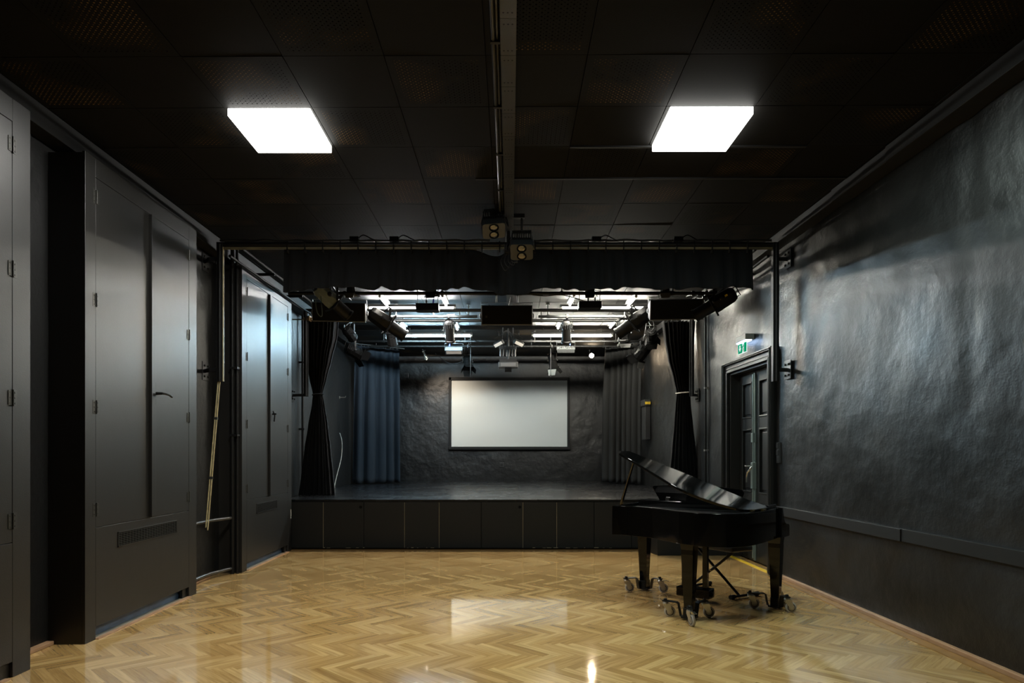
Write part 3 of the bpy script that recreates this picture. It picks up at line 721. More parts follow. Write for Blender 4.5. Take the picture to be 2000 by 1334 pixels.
for (a,c) in ((2.82,4.28),(5.20,6.74),(8.25,9.80)): b.box((XF-.014,a,-.002),(XF+.022,c,.008))
struct('trim_9', b, WOODTRIM, 'pale wooden edging strip along the foot of the cabinets', 'floor strip')

# ================================================================ PIPES on the left wall
hp = Thing('heating_pipe', 'black heating pipes with two low rails between the left cabinets', 'pipe', (-3.2,8.0,0))
x0 = -3.205
p = hp.part('riser', MB().cyl((x0,8.03,0),(x0,8.03,ZC),.022,12), BLACKMETAL, smooth=50)
hp.part('riser', MB().cyl((x0+.045,8.055,0),(x0+.045,8.055,ZC),.016,12), BLACKMETAL, smooth=50)
for z in (.66,.065):
    hp.part('rail', MB().tube([(XL+.075,6.91,z),(XL+.075,7.66,z),(XL+.10,7.75,z),(x0-.01,8.02,z+.0)], .019, 12), mat('rail_black', (.03,.03,.03), .3), smooth=50)
for z in (2.42,1.63): hp.part('pipe_clip', MB().box((x0-.03,8.00,z-.012),(x0+.07,8.08,z+.012)), BLACKMETAL)
vp = Thing('wall_pipe', 'thin black vertical pipe on the left wall just before the stage curtain', 'pipe', (-3.33,11.3,ZS))
vp.part('tube', MB().cyl((-3.33,11.25,ZS),(-3.33,11.25,3.75),.022,12), BLACKMETAL, smooth=50); vp.part('clip', MB().box((-3.40,11.23,1.8),(-3.30,11.27,1.83)).box((-3.40,11.23,2.9),(-3.30,11.27,2.93)), BLACKMETAL)
vp = Thing('wall_pipe', 'thin black vertical conduit on the right wall between door and stage curtain', 'pipe', (rw(10.4)-.03,10.4,ZS))
vp.part('tube', MB().cyl((rw(10.4)-.035,10.4,ZS),(rw(10.4)-.035,10.4,3.75),.017,12), BLACKMETAL, smooth=50)
vp.part('clip', MB().box((rw(10.4)-.055,10.38,1.45),(rw(10.4)+.02,10.42,1.475)).box((rw(10.4)-.055,10.38,2.40),(rw(10.4)+.02,10.42,2.425)), mat('pale_clip', (.2,.2,.2), .4))

# ================================================================ FRAMES that carry the curtains
def portal(label, Y, xl, xr, zbar, zend, arms, plates, strip):
    t = Thing('curtain_gantry', label, 'curtain gantry', (0,Y,zend))
    t.part('crossbar', MB().cyl((xl-.02,Y,zbar),(xr+.02,Y,zbar),.026,14), BLACKMETAL, smooth=50)
    for x, s in ((xl,1),(xr,-1)):
        p = t.part('post', MB().box((x-.036,Y-.030,zend),(x+.030,Y+.030,zbar+.02)).cyl((x+s*.0,Y-.031,zend),(x+s*.0,Y-.031,zbar),.018,10), BLACKMETAL, bev=.003)
        if strip and s == 1: t.part('rod_strip', MB().box((x+.030,Y-.02,zend),(x+.037,Y+.0,zbar-.03)), PALEROD, parent=p)
        wx = XL+.004 if s == 1 else rw(Y)-.004
        for z in arms:
            py = plates[0 if s == 1 else 1]
            wx = XL+.006 if s == 1 else rw(py)-.006
            a = t.part('bracket_arm', MB().bar([(x-s*.03,Y,z),(x-s*(abs(wx-x)*.55),Y,z),(wx-s*.03,py,z-.004)], .016,.042,(0,.3,.0) if False else (0,1,.001)), BLACKMETAL, bev=.002)
            m = MB().box((wx-.004,py-.085,z-.105),(wx+.004,py+.085,z+.105))
            for i in (-1,1):
                for j in (-1,1): m.lathe((wx,py+i*.045,z+j*.06),(s,0,0),[(0,.015),(.022,.012)],6)
            t.part('wall_plate', m, PLASTERL if s == 1 else PLASTER, parent=a, bev=.002)
    rs = MB(); 
    if strip:
        t.part('lower_track', MB().box((xl+.03,Y-.014,zbar-.052),(xr-.03,Y+.014,zbar-.030)), mat('track_pale', (.17,.15,.085), .5, var=(3,(.02,.02,.015),1)))
    return t
portal('black front tube frame spanning the hall above the dark valance', 7.58, -3.155, 3.005, 3.735, 2.215, (3.575,2.345), (7.72,7.58), True)
portal('black tube frame over the stage edge beside the black velvet curtains', 10.9, -3.17, 2.985, 3.70, 2.325, (2.345,), (10.9,10.9), False)
rd = Thing('hanging_pull_rod', 'pale double rod leaning from the left frame post down to the heating rail', 'rod', (-3.2,7.6,.6))
a, c = Vector((-3.176,7.585,2.215)), Vector((-3.262,7.47,.575))
for s in (-.010,.010): rd.part('rod', MB().cyl(a+Vector((s,0,.0)), c+Vector((s,0,.03 if s<0 else 0)), .0075, 8), PALEROD, smooth=50)
for q in (.75,.35): rd.part('tie', MB().obox(c.lerp(a,q),(1,0,0),(0,1,0),(0,0,1),.02,.012,.014), mat('worn_hinge', (.05,.05,.045), .4))
# side curtain rails between the two frames, on arms from the wall
for x, s, lab in ((-2.93,1,'black side curtain rail under the ceiling along the left wall'),(2.80,-1,'black side curtain rail under the ceiling along the right wall')):
    t = Thing('curtain_rail', lab, 'curtain rail', (x,9.2,3.66))
    t.part('tube', MB().cyl((x,7.62,3.70),(x,10.86,3.70),.020,12), LAMPBLACK, smooth=50)
    t.part('tube', MB().cyl((x-s*.14,7.62,3.62),(x-s*.14,10.86,3.62),.016,12), LAMPBLACK, smooth=50)
    for Y in (8.6,9.8):
        wx = XL if s == 1 else rw(Y)
        t.part('wall_arm', MB().box((min(wx,x+s*.03),Y-.015,3.655),(max(wx,x+s*.03),Y+.015,3.685)), LAMPBLACK)

# ================================================================ CURTAINS
def lerp_tab(tab, v):
    for i in range(len(tab)-1):
        if v <= tab[i+1][0] or i == len(tab)-2:
            a, b = tab[i], tab[i+1]; t = min(max((v-a[0])/(b[0]-a[0]),0),1); t = t*t*(3-2*t)*.35 + t*.65
            return [a[k]+(b[k]-a[k])*t for k in range(1,len(a))]
def velvet(label, Y, tab, tie, tiemat):
    """tab rows: pixel row, left, right edge of the cloth at depth Y"""
    t = Thing('velvet_curtain', label, 'curtain', ((tab[0][1]+tab[0][2]-2*CX)/2/F*Y, Y, ZS), group='tied black velvet curtains at the stage edge')
    y0, y1 = tab[0][0], tab[-1][0]; rt = random.Random(int(tab[0][1])); ph = rt.random()*6
    def fn(u, v):
        y = y0+(y1-y0)*v; l, r = lerp_tab(tab, y); w = (r-l)/F*Y
        bulge = math.sin(math.pi*u)
        f = math.sin(u*2*math.pi*8.5+ph+.8*math.sin(v*2)+.9*math.sin(u*9+ph))
        amp = .028 + .05*min(1,abs(y-tie)/120); waist = math.exp(-((y-tie)/40)**2)
        P = at(l+(r-l)*u, y, Y); P.y += amp*f*(1-.45*waist) - .05*bulge*(w/.6) - .03*waist; P.x += .010*f*math.cos(u*40)
        P.z = max(P.z, ZS+.004); return P
    t.part('cloth', MB().grid(fn, 150, 70), VELVET, smooth=180, fix=False, solid=.003)
    l, r = lerp_tab(tab, tie); c = at((l+r)/2, tie, Y); c.y -= .04; w = (r-l)/F*Y/2 + .015
    t.part('tieback', MB().tube([c+Vector((w*math.cos(a*math.pi/9), .085*math.sin(a*math.pi/9), .010*math.cos(a*math.pi/9))) for a in range(19)], .010, 8), tiemat, smooth=60)
    return t
velvet('black velvet curtain tied at its waist at the left end of the stage edge', 11.05, [(628,598,660),(660,598,658),(700,600,648),(740,607,638),(770,614,630),(790,612,634),(830,605,640),(880,598,646),(930,592,651),(967.5,587,654)], 771, VELVET)
velvet('black velvet curtain tied with a pale cord at the right end of the stage edge', 11.05, [(628,1293,1355),(660,1297,1353),(700,1304,1350),(740,1315,1347),(768,1321,1346),(790,1319,1347),(830,1316,1351),(880,1311,1356),(930,1306,1362),(967.5,1302,1366)], 768, mat('pale_cord', (.45,.42,.36), .6))
def backcloth(clothm, label, p0, p1, q0, q1, ztop, zbot, folds, ph):
    t = Thing('stage_curtain', label, 'curtain', ((q0[0]+q1[0])/2, (q0[1]+q1[1])/2, zbot), group='grey curtains at the back of the stage')
    d = Vector((p1[0]-p0[0], p1[1]-p0[1],0)).normalized(); nn = Vector((-d.y,d.x,0))
    def fn(u, v):
        a = Vector((p0[0],p0[1],ztop)).lerp(Vector((p1[0],p1[1],ztop)), u); b = Vector((q0[0],q0[1],zbot)).lerp(Vector((q1[0],q1[1],zbot)), u)
        P = a.lerp(b, v)
        s = math.sin(u*2*math.pi*folds + ph + .9*math.sin(u*7+ph)); f = (abs(s)**.7)*(1 if s > 0 else -1)
        P += nn*(.02+.062*min(1,v*2.5+.1))*f + d*.03*math.cos(u*2*math.pi*folds+ph)*min(1,v*2); P.z += .012*math.sin(u*31)*v
        return P
    t.part('cloth', MB().grid(fn, 160, 30), clothm, smooth=180, fix=False, solid=.004)
    r = t.part('rail', MB().cyl((p0[0]-d.x*.05,p0[1]-d.y*.05,ztop+.035),(p1[0]+d.x*.15,p1[1]+d.y*.15,ztop+.035),.012,10).cyl((p0[0]+d.x*.5,p0[1]+d.y*.5,ztop+.03),(p0[0]+d.x*.5,p0[1]+d.y*.5,ZC-.004),.008,8), GREYMETAL, smooth=50)
    h = MB()
    for k in range(12):
        u = (k+.5)/12; P = fn(u,0); h.obox((P.x,P.y,ztop+.015),(1,0,0),(0,1,0),(0,0,1),.006,.006,.022)
    t.part('hook', h, GREYMETAL, parent=r)
backcloth(COOLLITCLOTH, 'grey lined curtain with pleats, cool tube light tinted into its cloth, at the back left of the stage', (-3.26,14.9), (-2.42,15.55), (-3.31,14.9), (-2.40,15.55), 3.775, ZS+.025, 4.5, .6)
backcloth(GREYCLOTH, 'dark grey pleated curtain at the back right of the stage', (2.27,15.5), (2.97,14.75), (2.24,15.5), (2.97,14.75), 3.79, ZS+.025, 6.5, 1.9)
# valance
va = Thing('valance', 'short black cloth valance hanging under the front tube frame', 'valance', (.16,7.60,3.235))
hem = [(553,571),(600,566),(640,561),(700,562),(728,566),(745,560),(760,566),(800,567),(830,569),(870,566),(905,562),(940,566),(960,570),(975,576),(1005,577),(1030,573),(1042,567),(1075,562),(1100,565),(1150,567),(1180,563),(1200,566),(1228,560),(1260,565),(1330,565),(1370,562),(1400,564),(1440,560),(1460,564),(1473,566)]
vph = [random.Random(4).random() for _ in range(40)]
def valfn(u, v):
    x = 555 + (1470-555)*u; y1 = lerp_tab([(a,b) for a,b in hem], x)[0]; y0 = 486 + (14*math.exp(-((x-968)/28)**2)) + 1.2*math.sin(u*47)
    s = math.sin(u*2*math.pi*24 + 2.2*math.sin(u*19) + 1.1*math.sin(u*53)); f = math.copysign(abs(s)**.6, s)
    P = at(x + (3*v if u > .99 else -2*v if u < .01 else 0), y0 + (y1-y0)*v, 7.61); P.y += .010*f + .028*f*v; return P
va.part('cloth', MB().grid(valfn, 420, 14), VALCLOTH, smooth=180, fix=False, solid=.003)
for k in range(27):
    P = at(562 + k*34.5, 478, 7.58); va.part('tie', MB().obox((P.x,7.58,3.705),(1,0,0),(0,1,0),(0,0,1),.006,.030,.062), VALCLOTH)
# ================================================================ CEILING LAMPS
def panel_light(i, j, label, e):
    a = tile_xy(i+.045, j+.0); c = tile_xy(i+.045+.925, j+.965); x0,x1 = min(a[0],c[0]),max(a[0],c[0]); y0,y1 = min(a[1],c[1]),max(a[1],c[1]); z0 = ZC-.056
    t = Thing('ceiling_panel_light', label, 'ceiling light', ((x0+x1)/2,(y0+y1)/2,z0), group='square ceiling panel lights')
    W = .014; f = MB()
    f.box((x0,y0,z0),(x1,y0+W,ZC-.003)).box((x0,y1-W,z0),(x1,y1,ZC-.003)).box((x0,y0+W,z0),(x0+W,y1-W,ZC-.003)).box((x1-W,y0+W,z0),(x1,y1-W,ZC-.003))
    t.part('frame', f, mat('lit_frame', (.85,.85,.82), .4, emit=(e[0], e[1]*.15)), bev=.002)
    m = mat('lit_panel_%d' % (i % 10), (.8,.8,.8), .5, emit=e)
    t.part('diffuser', MB().box((x0+W,y0+W,z0+.004),(x1-W,y1-W,z0+.012)), m)
PANEL_E = 44.0
panel_light(-3, 1, 'glowing square ceiling panel on the left half of the ceiling', ((1.0,.985,.93), PANEL_E))
panel_light(2, 1, 'glowing square ceiling panel on the right half of the ceiling', ((.82,1.0,.94), PANEL_E))
def tube_lamp(a, c, label, col, e, r=.017):
    kz = KZ if a[1] < 11 else 1.0
    a, c = [Vector((p[0]*kz, p[1]*kz, H + (p[2]-H)*kz)) for p in (a, c)]; d = (c-a).normalized(); side = Vector((-d.y,d.x,0))
    t = Thing('fluorescent_tube_lamp', label, 'tube light', (a+c)/2, group='fluorescent tubes over the stage')
    t.part('tube', MB().cyl(a, c, r, 14), mat('lit_tube_%d%d%d_%d' % (col[0]*100,col[1]*100,col[2]*100,e), (.8,.8,.8), .4, emit=(col, e)), smooth=50)
    b = MB().obox((a+c)/2+Vector((0,0,.042)), d, side, (0,0,1), (c-a).length/2+.03,.045,.018)
    bt = t.part('batten', b, mat('batten_grey',(.03,.03,.03),.6), bev=.003)
    for p, s in ((a,-1),(c,1)):
        t.part('end_holder', MB().cyl(p-d*s*.012, p+d*s*.022, r+.006, 12).obox(p+d*s*.012+Vector((0,0,.025)), d, side, (0,0,1), .010,.014,.02), WHITEPL, smooth=50)
        q = p - d*s*.2; t.part('hanger', MB().cyl(q+Vector((0,0,.055)), (q.x,q.y,ZC-.004), .004, 6), GREYMETAL, parent=bt)
    return t
TE = 330.0; zt = 3.70; KZ = 2.335/2.28
WARM = (1,.93,.80); COOL = (.55,.84,1.0); YEL = (1,.95,.80)
tube_lamp((-2.15,10.78,zt), (-.80,10.78,zt), 'long white tube lamp left of the middle speaker', (1,.99,.96), TE*.8)
tube_lamp((.90,10.78,zt), (2.27,10.78,zt), 'long warm white tube lamp right of the middle speaker', YEL, TE*.8)
tube_lamp((-2.05,13.3,zt), (-.66,13.3,zt), 'long cold bluish tube lamp, farther row on the left of the stage', COOL, TE)
tube_lamp((.55,13.3,zt+.005), (2.08,13.3,zt+.005), 'long yellowish tube lamp, farther row on the right of the stage', YEL, TE)
n = 0
for x, Y, lab in ((-1.82,9.95,'outer left front'),(-.905,9.93,'inner left front'),(-1.83,11.9,'outer left rear'),(-.875,12.0,'inner left rear'),(1.0,9.9,'inner right front'),(1.91,9.95,'outer right front'),(1.915,11.8,'outer right rear'),(.97,11.87,'inner right rear')):
    tube_lamp((x,Y,zt), (x,Y+.58,zt), 'short white tube lamp running toward the back wall, %s one' % lab, WARM if Y < 11 else (COOL if x < 0 else YEL), 35.0, .015)

# ================================================================ BARS
def bar_thing(label, Y, z, x0, x1, r=.024, m=None, hang=(0.2,.8), clamps=0):
    t = Thing('lighting_bar', label, 'lighting bar', ((x0+x1)/2, Y, z), group='lighting bars over the stage')
    t.part('tube', MB().cyl((x0,Y,z),(x1,Y,z),r,14), m or BLACKMETAL, smooth=50)
    for h in hang:
        x = x0+(x1-x0)*h; t.part('hanger', MB().cyl((x,Y,z),(x,Y,ZC-.004),.010,8).lathe((x,Y,ZC-.018),(0,0,1),[(0,.03),(.014,.03)],12).cyl((x-.02,Y,z),(x+.02,Y,z),r+.008,12), m or BLACKMETAL, smooth=50)
B1 = (9.4,3.62); B2 = (11.2,3.66); B3 = (11.75,3.70); B4 = (13.65,3.655); B5 = (14.7,3.72); B6 = (16.2,3.74)
bar_thing('black lighting bar just below the valance hem', *B1, -2.98, 2.90, hang=(.1,.36,.64,.9))
bar_thing('grey lighting bar on the left carrying a black dome lamp', *B2, -1.93, -.45, m=GREYMETAL, hang=(.1,.9))
bar_thing('grey lighting bar on the right carrying two black dome lamps', *B2, .55, 2.12, m=GREYMETAL, hang=(.1,.9))
bar_thing('black full width lighting bar behind the grey bars', *B3, -3.0, 2.85, r=.028, hang=(.1,.38,.62,.9))
bar_thing('black lighting bar above the two silver flood lamps', *B4, -3.0, 2.8, hang=(.1,.38,.62,.9))
bar_thing('black lighting bar above the two small barn door lamps', *B5, -2.9, 2.7, hang=(.1,.38,.62,.9))
bar_thing('black lighting bar nearest the back wall with two reflector bulbs', *B6, -2.4, 2.5, r=.018, hang=(.1,.9))

# ================================================================ STAGE LAMPS
GL = 'theatre lamps over the stage'
Z = Vector((0,0,1))
def frame_of(d):
    d = Vector(d).normalized(); s = d.cross(Z).normalized(); return d, s, s.cross(d)
def yoke_and_clamp(t, c, s, rad, bar, m=None):
    zt_ = c.z + rad + .06; m = m or BLACKMETAL; r2 = rad+.014
    y = t.part('yoke', MB().bar([c+s*r2, Vector((c.x,c.y,zt_))+s*r2, Vector((c.x,c.y,zt_+.012))+s*(r2-.015), Vector((c.x,c.y,zt_+.012))-s*(r2-.015), Vector((c.x,c.y,zt_))-s*r2, c-s*r2], .028,.005, s.cross(Z)), m)
    for k in (-1,1): t.part('knob', MB().lathe(c+s*k*(r2-.004), s*k, [(0,.018),(.018,.022),(.026,.014)], 12), m, parent=y, smooth=50)
    q = Vector((c.x, bar[0], bar[1]))
    t.part('clamp', MB().cyl(Vector((c.x,c.y,zt_+.010)), q-Vector((0,0,.012)), .011, 8).cyl(q-Vector((.022,0,0)), q+Vector((.022,0,0)), .036, 14).box((q.x-.015,q.y-.05,q.z-.03),(q.x+.015,q.y-.02,q.z+.03)), m, smooth=50)
def loop_cable(t, pts, r=.006, m=None): t.part('cable', MB().tube(crom([Vector(p) for p in pts], 6), r, 6), m or CABLE, smooth=80)
def fresnel(label, c, d, L, rad, bar, doors=True, flapmat=None, name='fresnel_spotlight', fl=None):
    d, s, v = frame_of(d); c = Vector(c); t = Thing(name, label, 'stage light', c, group=GL)
    h = MB().lathe(c, d, [(-L*.5,rad*.55),(-L*.47,rad*.8),(-L*.30,rad*.98),(L*.30,rad),(L*.30,rad*1.07),(L*.46,rad*1.07)], 10, up=v)
    for k in range(5): h.lathe(c, d, [(-L*(.42-k*.09),rad*.93),(-L*(.42-k*.09)+.006,rad*1.05),(-L*(.42-k*.09)+.010,rad*.95)], 10, up=v)
    hs = t.part('housing', h, LAMPBLACK, smooth=30)
    t.part('lens', MB().lathe(c, d, [(L*.40,rad*.92),(L*.44,rad*.85),(L*.475,rad*.5),(L*.485,.002)], 20), LENS, parent=hs, smooth=60)
    if doors:
        fl = fl or rad*1.15; e = c + d*L*.46
        fr = t.part('door_frame', MB().obox(e+d*.006, s, v, d, rad*1.1, rad*1.1, .005), BLACKMATTE, parent=hs)
        for w, tv, k in ((s,v,.9),(-s,v,.9),(v,s,1.15),(-v,s,1.15)):
            a = e + d*.012 + w*rad*1.05; g = (d*.86 + w*.5).normalized(); q = [a-tv*rad*k, a+tv*rad*k, a+g*fl+tv*rad*k*.8, a+g*fl-tv*rad*k*.8]
            t.part('barn_door', MB().extrude(q, w.cross(tv).cross(tv)*.0 + g.cross(tv).normalized()*.003), flapmat if (flapmat and k > 1) else BLACKMATTE)
    yoke_and_clamp(t, c - d*L*.05, s, rad*1.02, bar)
    loop_cable(t, [c-d*L*.45, c-d*L*.62-Z*.03, c-d*L*.6+Z*.05+s*.05, Vector((c.x+s.x*.06, bar[0], bar[1]+.03))])
    return t
def profile(label, c, d, L, rad, bar, bm, tape=False):
    d, s, v = frame_of(d); c = Vector(c); t = Thing('profile_spotlight', label, 'stage light', c, group=GL)
    h = MB().lathe(c, d, [(-L*.52,rad*.5),(-L*.50,rad*.95),(-L*.42,rad*1.25),(-L*.16,rad*1.35),(-L*.08,rad*1.40),(L*.02,rad*1.40),(L*.05,rad*1.1)], 8, up=v, rot=1)
    hs = t.part('housing', h, bm if bm.name == 'green_lit_lamp' else BLACKMETAL, smooth=30, bev=.004)
    t.part('barrel', MB().lathe(c, d, [(L*.03,rad*.98),(L*.46,rad*.98),(L*.46,rad*1.08),(L*.50,rad*1.08),(L*.50,rad*.9),(L*.47,rad*.88)], 28), BARREL if bm.name == 'green_lit_lamp' else bm, smooth=50)
    t.part('lens', MB().lathe(c, d, [(L*.44,rad*.87),(L*.465,.002)], 20), LENS, smooth=60)
    t.part('shutter_plate', MB().obox(c+d*L*.035, s, v, d, rad*1.55, rad*1.55, .012), BLACKMETAL, bev=.003)
    t.part('focus_knob', MB().lathe(c-d*L*.22-v.cross(d)*0+s*rad*1.30, s, [(0,.03),(.012,.034),(.02,.022)], 14).lathe(c-d*L*.22-s*rad*1.30, -s, [(0,.03),(.012,.034),(.02,.022)], 14), BLACKMETAL, smooth=40)
    t.part('rear_handle', MB().tube([c-d*L*.5+v*rad*.7, c-d*L*.58+v*rad*.8, c-d*L*.58-v*rad*.8, c-d*L*.5-v*rad*.7], .007, 8), BLACKMETAL, smooth=50)
    if tape:
        for k in (-.30,-.20): t.part('tape_mark', MB().obox(c+d*L*k-Vector((0,1,0))*0+ (-s if s.y > 0 else s)*rad*1.30, d, v, s, .022,.012,.003), YELLOW, parent=hs)
    yoke_and_clamp(t, c - d*L*.02, s, rad*1.62, bar)
    return t
DN = Vector((0,.4,-.9))
# four lamps above the valance hem
for x, lab in ((685,'first from left of four'),(842,'second from left of four'),(1152,'third from left of four'),(1299,'last on the right of four')):
    fresnel('small black barn door lamp peeping below the valance hem, ' + lab, at(x,556,9.35), (0.05,.3,-.95), .20, .062, B1, flapmat=mat('pale_flap',(.07,.07,.068),.5) if x in (685,1299) else None, fl=.075)
t = profile('grey profile spotlight aimed down right, at the left end of the front bar', at(651,590,9.15), (.36,.28,-.32), .56, .082, B1, mat('green_lit_lamp',(.17,.20,.185),.4))  # housing colour lightened to grey-green to stand in for ceiling panel light
c = at(640,585,9.1); loop_cable(t, [c+Vector((-.05,0,.06)), c+Vector((-.12,-.12,-.02)), c+Vector((-.10,-.14,-.20)), c+Vector((-.04,-.13,-.24)), c+Vector((-.06,-.12,.02))], .006, mat('green_grey_cable',(.12,.16,.14),.4))
profile('black profile spotlight with yellow tape, at the right end of the front bar', at(1395,595,9.0), (-.44,.18,-.25), .58, .085, B1, BLACKMETAL, True)
FB = (10.9,3.70)
profile('dark profile spotlight with side knob hanging beside the left velvet curtain', at(757,633,10.55), (.46,.22,-.30), .64, .095, FB, BARREL)
profile('dark profile spotlight aimed down left beside the right hanging speaker', at(1238,630,10.55), (-.44,.2,-.30), .62, .095, FB, BARREL)
fresnel('small black lamp under the left dark profile spotlight', at(765,661,11.6), (.1,.4,-.85), .26, .085, B3, doors=False)
fresnel('black lamp pointing down behind the right dark profile spotlight', at(1221,652,11.6), (.02,.35,-.9), .30, .085, B3, fl=.07, flapmat=mat('pale_flap',(.07,.07,.068),.5))
fresnel('large black barn door lamp lower beside the left velvet curtain', at(690,686,12.05), (.62,.45,-.35), .30, .105, B3)
fresnel('black lamp directly above the large barn door lamp on the left', at(683,652,11.5), (.3,.7,-.5), .26, .085, B3, doors=False)
fresnel('large black barn door lamp lower beside the right velvet curtain', at(1256,687,12.05), (-.45,.4,-.6), .30, .10, B3, flapmat=mat('pale_flap',(.07,.07,.068),.5))
fresnel('black lamp high beside the top of the right velvet curtain', at(1273,655,11.5), (.2,.7,-.4), .26, .08, B3)
def dome_lamp(label, c, bar):
    c = Vector(c); d, s, v = frame_of((.04,.42,-.9)); t = Thing('dome_spotlight', label, 'stage light', c, group=GL); Rr = .078
    prof = [(-.20+Rr*(1-math.cos(a*math.pi/16)), max(.002, Rr*math.sin(a*math.pi/16))) for a in range(9)]
    t.part('dome', MB().lathe(c, d, prof + [(-.11,Rr)], 24), mat('dome_grey',(.02,.02,.02),.5), smooth=60)
    f = MB()
    for k in range(14):
        a = 2*math.pi*k/14; q = (s*math.cos(a)+v*math.sin(a)); f.obox(c+d*-.09+q*(Rr+.004), q, d, q.cross(d), .016,.035,.004)
    t.part('cooling_fins', f, GREYMETAL)
    t.part('housing', MB().lathe(c, d, [(-.11,Rr*.96),(.16,Rr*1.0),(.17,Rr*1.12),(.20,Rr*1.12)], 20), BLACKMETAL, smooth=40)
    t.part('lens', MB().lathe(c, d, [(.185,Rr),(.195,.002)], 16), LENS)
    yoke_and_clamp(t, c, s, Rr*1.15, bar)
dome_lamp('black dome backed lamp on the left grey bar', at(878,646,11.35), B2)
dome_lamp('black dome backed lamp at the inner end of the right grey bar', at(1106,647,11.35), B2)
dome_lamp('black dome backed lamp at the outer end of the right grey bar', at(1217,643,11.35), B2)
def flood(label, c, d, w, hgt, dep, bar, roll=0.0, panel=None, body=None, tagc=True, name='hanging_flood_lamp'):
    c = Vector(c); d, s, v = frame_of(d); s2 = s*math.cos(roll)+v*math.sin(roll); v2 = v*math.cos(roll)-s*math.sin(roll)
    t = Thing(name, label, 'stage light', c, group=GL)
    b = t.part('housing', MB().obox(c, s2, v2, d, w/2, hgt/2, dep/2), body or GREYMETAL, bev=.006)
    fn = MB()
    for k in range(9): fn.obox(c-d*(dep/2+.008)+s2*(k-4)*w*.1, s2, v2, d, .003, hgt*.42, .010)
    t.part('cooling_fins', fn, body or GREYMETAL)
    t.part('glass', MB().obox(c+d*(dep/2+.001), s2, v2, d, w*.44, hgt*.36, .002), panel or mat('flood_glass',(.55,.50,.45),.3), parent=b)
    t.part('yoke', MB().bar([c+s2*(w/2+.012), c+s2*(w/2+.012)+Z*.14, c-s2*(w/2+.012)+Z*.14, c-s2*(w/2+.012)], .022,.004, d.cross(s2) if abs(d.z) < .5 else Vector((0,1,0))), body or GREYMETAL)
    q = Vector((c.x,bar[0],bar[1])); t.part('clamp', MB().cyl(c+Z*.138, q-Z*.01, .010, 8).cyl(q-Vector((.02,0,0)), q+Vector((.02,0,0)), .034, 12), BLACKMETAL, smooth=50)
    if tagc: t.part('cable_tag', MB().cyl(c+s2*w*.25+Z*.09, c+s2*w*.25+Z*.15, .012, 8), BLUETAG)
    return t
flood('silver flood lamp with a pale lit glass on the left of the stage', at(886.5,685,13.6), (0,-.45,-.75), .34, .13, .09, B4)
flood('silver flood lamp turned away on the right of the stage', at(1105,683,13.6), (0,.45,-.75), .34, .13, .09, B4)
fresnel('small black barn door lamp hanging left above the projection screen', at(913,708,14.5), (.1,-.45,-.65), .30, .085, B5, fl=.13)
fresnel('small black barn door lamp with one pale flap hanging right above the projection screen', at(1079,705,14.5), (.18,.3,-.8), .32, .085, B5, flapmat=mat('pale_flap2',(.10,.10,.09),.5), fl=.13)
flood('small tilted light bar left of the central plug board', at(974,671,12.9), (-.25,-.75,-.55), .20, .085, .07, (13.0,3.72), roll=R(-24), panel=mat('panel_pale',(.6,.56,.52),.4), body=BLACKMETAL, tagc=False, name='light_bar')
flood('small tilted light bar right of the central plug board', at(1013,670,12.9), (.25,-.75,-.55), .20, .085, .07, (13.0,3.72), roll=R(22), panel=mat('panel_pale',(.6,.56,.52),.4), body=BLACKMETAL, tagc=False, name='light_bar')
# plug board and projector in the middle
pb_ = Thing('plug_board', 'grey multi plug board with hanging connectors in the middle over the stage', 'plug board', at(992,683,13.3))
c = at(992,680,13.3); pb_.part('rail', MB().box((c.x-.17,c.y-.03,c.z-.03),(c.x+.17,c.y+.03,c.z+.03)), GREYMETAL, bev=.004)
for k in range(6):
    x = c.x-.14+k*.056; pb_.part('plug', MB().cyl((x,c.y-.01,c.z-.03),(x+random.uniform(-.01,.01),c.y-.03,c.z-.17),.019,10), mat('plug_grey',(.05,.05,.05),.4), smooth=50)
    pb_.part('cable', MB().tube(crom([Vector((x,c.y,c.z+.03)),Vector((x+.02,c.y-.04,c.z+.12)),Vector((x*.5+.015,c.y,c.z+.30)),Vector((.03,c.y,ZC-.06))],5),.007,6), CABLE, smooth=80)
pb_.part('hanger', MB().cyl((c.x-.1,c.y,c.z+.03),(c.x-.1,c.y,ZC-.004),.008,8).cyl((c.x+.1,c.y,c.z+.03),(c.x+.1,c.y,ZC-.004),.008,8), GREYMETAL)
pj = Thing('video_projector', 'grey fronted projector hanging in the middle above the projection screen', 'projector', at(992,712,13.4))
c = at(992.5,714,13.4); pj.part('body', MB().box((c.x-.19,c.y-.15,c.z-.055),(c.x+.19,c.y+.15,c.z+.055)), mat('projector_grey',(.035,.035,.035),.5), bev=.012)
pj.part('front_plate', MB().box((c.x-.145,c.y-.156,c.z-.036),(c.x+.145,c.y-.148,c.z+.036)), mat('projector_front',(.10,.10,.098),.5), bev=.004)
pj.part('mount', MB().box((c.x-.165,c.y-.10,c.z+.055),(c.x+.165,c.y+.10,c.z+.115)).cyl((c.x,c.y,c.z+.1),(c.x,c.y,ZC-.004),.020,12), BLACKMETAL, bev=.004)
pj.part('lens_hood', MB().box((c.x-.065,c.y-.17,c.z-.125),(c.x+.065,c.y+.02,c.z-.05)), BLACKMATTE, bev=.006)
